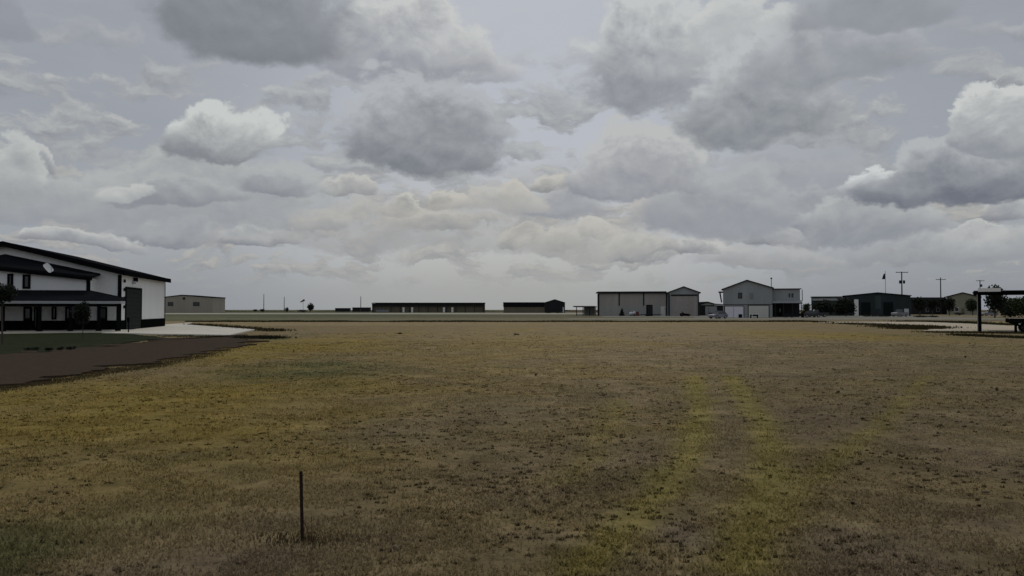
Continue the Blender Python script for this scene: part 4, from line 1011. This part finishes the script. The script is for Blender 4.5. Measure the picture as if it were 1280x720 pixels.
MB().box(-.72, -.58, -.84, -.808, .60, .70).build('reflector', M_lamp, r)

#SKY_BEGIN
# ------------------------------------------------------------------ sky
SUN_EL, SUN_AZ = math.radians(56), math.radians(4)      # ahead of the camera, a touch to the right
def azel(px, py):
    d = ray(px, py); return math.atan2(d.x, d.y), math.atan2(d.z, math.hypot(d.x, d.y))
W = bpy.data.worlds.new('World'); S.world = W; W.use_nodes = True
t = NT(W.node_tree); bg = W.node_tree.nodes['Background']
D = t.n('ShaderNodeTexCoord').outputs['Generated']
D = t.vmath('NORMALIZE', D)
sep = t.n('ShaderNodeSeparateXYZ'); t.link(D, sep.inputs[0]); dx, dy, dz = sep.outputs
az = t.math('ARCTAN2', dx, dy); el = t.math('ARCSINE', dz)
cmb = t.n('ShaderNodeCombineXYZ'); t.link(az, cmb.inputs[0]); t.link(el, cmb.inputs[1]); P0 = cmb.outputs[0]
sky = t.n('ShaderNodeTexSky', sky_type='NISHITA'); sky.sun_disc = False; sky.sun_elevation = SUN_EL; sky.sun_rotation = SUN_AZ
sky.altitude = 1000; sky.air_density = 1.0; sky.dust_density = 2.0
# shared noises
Ps = t.vmath('MULTIPLY', P0, (1.0, 1.35, 1.0))
warp = t.noise(Ps, 7.0, 5, 0.6, out=1)
Wp = t.vmath('MULTIPLY_ADD', t.vmath('SUBTRACT', warp, (.5, .5, .5)), (.10, .075, 0), P0)
nf = t.math('SUBTRACT', t.noise(Ps, 16.0, 7, 0.62, 0.3), 0.5)
def vor(vec, scale, detail=3):
    v = t.n('ShaderNodeTexVoronoi', feature='F1'); t.put(v.inputs['Vector'], vec); v.inputs['Scale'].default_value = scale
    v.inputs['Detail'].default_value = detail; v.inputs['Roughness'].default_value = 0.55; v.normalize = True; return v.outputs['Distance']
Wq = t.vmath('MULTIPLY_ADD', t.vmath('SUBTRACT', warp, (.5, .5, .5)), (.05, .05, 0), Ps)
v1 = vor(Wq, 19.0)
v2 = vor(t.vmath('ADD', Wq, (0.004, 0.016, 0)), 19.0)
bil = t.math('SUBTRACT', 0.42, v1)                      # rounded bumps
rel = t.math('MULTIPLY', t.math('SUBTRACT', v2, v1), 1.0)   # lit from above
nfs = t.math('SUBTRACT', t.noise(t.vmath('ADD', Ps, (0.004, 0.018, 0)), 16.0, 7, 0.62, 0.3), 0.5)
rel2 = t.math('SUBTRACT', nf, nfs)
relief = t.math('ADD', t.math('MULTIPLY', rel, 0.9), t.math('MULTIPLY', rel2, 1.6))
edge = t.math('ADD', t.math('MULTIPLY', bil, 0.9), t.math('MULTIPLY', nf, 1.7))
# high veil: thin grey sheet, brighter towards the sun
sunv = (math.sin(SUN_AZ)*math.cos(SUN_EL), math.cos(SUN_AZ)*math.cos(SUN_EL), math.sin(SUN_EL))
cs = t.vmath('DOT_PRODUCT', D, sunv)
glow = t.math('MULTIPLY', t.rng(t.math('ABSOLUTE', t.math('SUBTRACT', az, .02)), .08, .46, 1, 0), t.rng(cs, .2, .6))
veil = t.mix(glow, lin(155, 159, 166), lin(186, 189, 196))
vn = t.noise(t.vmath('MULTIPLY', Ps, (1, 2.2, 1)), 3.5, 6, 0.6)
veil = t.mix(t.rng(vn, .35, .68, 0, .5), veil, t.mix(glow, lin(166, 169, 174), lin(192, 194, 198)))
nish = t.vmath('MULTIPLY', sky.outputs[0], (.06, .06, .06))
base = t.mix(0.9, nish, veil)
# warm paler band low in the middle distance
warmf = t.math('MULTIPLY', t.rng(t.math('ABSOLUTE', t.math('SUBTRACT', az, 0.0)), 0.05, 0.38, 1, 0), t.rng(el, 0.015, 0.22, .9, 0))
base = t.mix(t.math('MULTIPLY', warmf, .75), base, lin(184, 184, 176))
# rows of small distant cumulus low over the plain: heads lit from above, flat grey feet
def puffs(col, su, sv, seed, lo_el, hi_el, cov, dark, bright, op):
    q = t.vmath('MULTIPLY_ADD', Wp, (su, sv, 0), (seed, seed*.37, 0))
    a0 = t.noise(q, 1.0, 7, 0.58); a1 = t.noise(t.vmath('ADD', q, (0.02, 0.22, 0)), 1.0, 7, 0.58)
    m = t.math('MULTIPLY', t.rng(el, lo_el[0], lo_el[1]), t.rng(el, hi_el[1], hi_el[0]))
    al = t.math('MULTIPLY', t.rng(t.math('MULTIPLY_ADD', bil, .10, a0), cov, cov+.10), t.math('MULTIPLY', m, op))
    tn = t.math('MULTIPLY_ADD', t.math('SUBTRACT', a0, a1), 3.2, t.math('MULTIPLY_ADD', relief, .35, 0.45))
    return t.mix(al, col, t.mix(t.rng(tn, 0.0, 1.0, smooth=False), dark, bright))
col = base
col = puffs(col, 11, 26, 3.1, (.05, .12), (.22, .36), .48, lin(136, 140, 147), lin(184, 186, 185), .9)
col = puffs(col, 17, 48, 8.7, (.015, .05), (.12, .20), .47, lin(140, 143, 147), lin(184, 182, 176), .85)
# the cumulus that stand over the field: base centre, half width, height, softness, raggedness, dark, bright, tone range, opacity
CL = []
def cl(px, py, rx, ry, dark, bright, soft=.5, rag=1.0, lo=0.0, hi=.9, op=1.0, under=2.2, rl=1.0): CL.append((px, py, rx, ry, dark, bright, soft, rag, lo, hi, op, under, rl))
A_ = (150,153,160); 
# far to near
for i, (px, py, rx, ry) in enumerate([(430,246,30,24),(500,272,34,24),(560,258,30,20),(648,246,26,26),(655,304,34,20),(700,308,26,20),(745,296,24,22),(800,318,40,22),(868,318,34,20),
        (545,288,46,22),(1015,262,34,26),(1020,286,30,18),(1180,308,40,18),(1225,300,34,20),(1262,276,30,34),(130,246,34,26),(30,205,26,30),(395,282,44,22),(205,292,60,24),(90,300,70,22),(320,300,50,20),(960,300,40,22),(700,232,24,18)]):
    w_ = max(0, 1-abs(px-620)/330)
    cl(px, py, rx, ry, (130+8*w_, 133+6*w_, 141-2*w_), (188+5*w_, 190+0*w_, 189-9*w_), .4, 1.25, .05, .7, .88)
cl(60, 262, 150, 55, (146,150,157), (172,175,176), .8, 1.0, .0, .9, .85)
cl(250, 268, 170, 80, (148,152,158), (176,179,178), .9, 1.1, .0, .8, .85)
cl(225, 252, 80, 30, (130,134,142), (172,175,176), .7, 1.0, .0, .9, .8)
cl(160, 242, 34, 24, (160,163,166), (190,193,190), .6, 1.1, -.2, .6, .8)
cl(345, 244, 48, 24, (130,133,141), (168,171,174), .7, .9, .0, 1.0, .8)
cl(8, 235, 38, 72, (150,154,158), (186,190,188), .4, 1.0, .1, .8, .9)
cl(455, 300, 95, 46, (148,150,153), (180,177,171), .8, 1.1, .0, .9, .55)
cl(590, 300, 110, 50, (150,152,155), (182,179,172), .8, 1.2, .0, .9, .5)
cl(700, 268, 60, 32, (142,146,154), (172,174,176), .7, 1.0, .0, .9, .85)
cl(630, 262, 60, 36, (160,161,161), (187,185,179), .6, 1.2, -.1, .6, .7)
cl(740, 312, 90, 30, (158,159,158), (186,184,178), .7, 1.2, .0, .7, .75)
cl(1110, 318, 120, 26, (146,149,154), (170,173,176), .8, 1.1, .0, .8, .75)
cl(960, 330, 90, 26, (150,152,156), (176,177,176), .8, 1.1, .0, .8, .7)
cl(1240, 316, 80, 34, (150,154,158), (180,182,182), .7, 1.1, .0, .8, .7)
cl(980, 255, 130, 80, (146,150,157), (166,169,174), .9, 1.0, .0, .9, .8)
cl(830, 276, 60, 40, (160,161,161), (187,184,180), .6, 1.0, -.1, .6, .75)
cl(905, 276, 110, 80, (142,146,154), (172,175,177), .7, 1.0, .0, .85, .92)
cl(795, 230, 84, 78, (140,143,151), (186,188,188), .4, 1.15, .05, .55, .96)
cl(1095, 290, 86, 56, (138,142,150), (178,181,181), .55, 1.1, .0, .8, .9)
cl(1090, 244, 48, 46, (150,154,160), (204,207,207), .3, 1.3, .1, .65, .95)
cl(1215, 240, 135, 82, (108,113,124), (176,180,183), .35, 1.1, .0, .75, .96)
cl(1250, 180, 56, 84, (142,146,153), (200,203,201), .3, 1.1, .2, .85, .95)
cl(288, 193, 64, 80, (132,136,142), (198,202,200), .4, 1.12, .15, .6, .98)
cl(590, 100, 60, 42, (150,153,160), (188,190,192), .7, 1.0, .0, .8, .8)
cl(505, 78, 100, 84, (148,151,159), (198,200,198), .6, 1.1, .25, .85, .9)
cl(530, 192, 105, 100, (121,125,132), (176,179,183), .6, 1.0, .05, .80, .97)
cl(322, 40, 128, 110, (121,125,132), (152,156,162), .75, .8, .0, 1.1, .95)
cl(0, 32, 26, 60, (140,144,152), (150,153,160), .9, .8, .0, 1.0, .8)
cl(805, 100, 88, 118, (138,141,149), (194,197,197), .55, 1.05, .10, .75, .95)
cl(935, 60, 70, 60, (166,169,173), (196,199,197), .6, 1.1, .0, .7, .85)
cl(955, 146, 95, 112, (126,131,138), (186,189,191), .55, 1.05, .0, .7, .95)
cl(1040, 92, 105, 80, (137,142,149), (170,173,178), .8, 1.0, .0, .9, .8)
cl(1090, 18, 110, 60, (134,139,146), (158,162,168), .85, .9, .0, 1.0, .75)
# (a vanishing dependency on the finished backdrop keeps the shader's node order, and so its stack, small)
Wp = t.vmath('MULTIPLY_ADD', col, (1e-6, 1e-6, 0), Wp)
for px, py, rx, ry, dark, bright, soft, rag, lo, hi, op, under, rl in CL:
    u0, v0 = azel(px, py); c = math.cos(u0)
    ax_, by_ = rx/F*c, ry/F*c*c
    p = t.vmath('MULTIPLY_ADD', Wp, (1/ax_, 1/by_, 0), (-u0/ax_, -v0/by_, 0))
    q_ = t.vmath('MAXIMUM', p, t.vmath('MULTIPLY', p, (1, -under*1.6, 1)))
    d2 = t.vmath('DOT_PRODUCT', q_, q_)
    f = t.math('SUBTRACT', t.math('MULTIPLY', edge, 1.5*rag), d2)
    up = t.math('MAXIMUM', t.vmath('DOT_PRODUCT', p, (0, 1, 0)), 0.0)
    f = t.math('MULTIPLY', t.math('ADD', f, .85), t.math('MULTIPLY_ADD', up, 1.5, 1.0))
    a = t.rng(f, -soft*.75, soft*.7 + .08, 0, op)
    tone = t.math('MULTIPLY_ADD', t.math('MULTIPLY', relief, t.math('MULTIPLY_ADD', up, 1.5, .45)), 1.15*rl, t.vmath('DOT_PRODUCT', p, (0.12, 1, 0)))
    k = t.rng(tone, lo-.35, hi+.35, smooth=False)
    rim = t.math('MULTIPLY', t.rng(f, 1.1, .05), t.math('MINIMUM', t.math('MULTIPLY', up, .9), .55))
    k = t.math('ADD', t.math('MULTIPLY_ADD', relief, .15, k), rim, clamp=True)
    cc = t.mix(k, lin(*dark), lin(*bright))
    col = t.mix(a, col, cc)
# air near the horizon pales everything
hz = t.rng(el, 0.0, 0.085, .75, 0)
hcol = t.mix(t.rng(t.math('ABSOLUTE', az), .05, .5), lin(152, 154, 154), lin(134, 139, 146))
col = t.mix(hz, col, hcol)
SKYGAIN = 10.0
col = t.vmath('SCALE', col, SKYGAIN)
t.link(col, bg.inputs['Color']); bg.inputs['Strength'].default_value = 0.1
W.cycles.sampling_method = 'MANUAL'; W.cycles.sample_map_resolution = 512
#SKY_END

sun = bpy.data.lights.new('sun', 'SUN'); sun.energy = 0.9; sun.angle = math.radians(14); sun.color = (1.0, .95, .87)
so = bpy.data.objects.new('sun', sun); COL.objects.link(so)
so.rotation_euler = Vector((-sunv[0], -sunv[1], -sunv[2])).to_track_quat('-Z', 'Y').to_euler()

S.view_settings.view_transform = 'Standard'; S.view_settings.look = 'None'; S.view_settings.gamma = 1.0
S.view_settings.exposure = 0.0; S.view_settings.use_curve_mapping = False
S.cycles.max_bounces = 3; S.cycles.diffuse_bounces = 2; S.cycles.glossy_bounces = 2; S.cycles.transmission_bounces = 2
S.cycles.use_adaptive_sampling = True; S.cycles.use_denoising = True
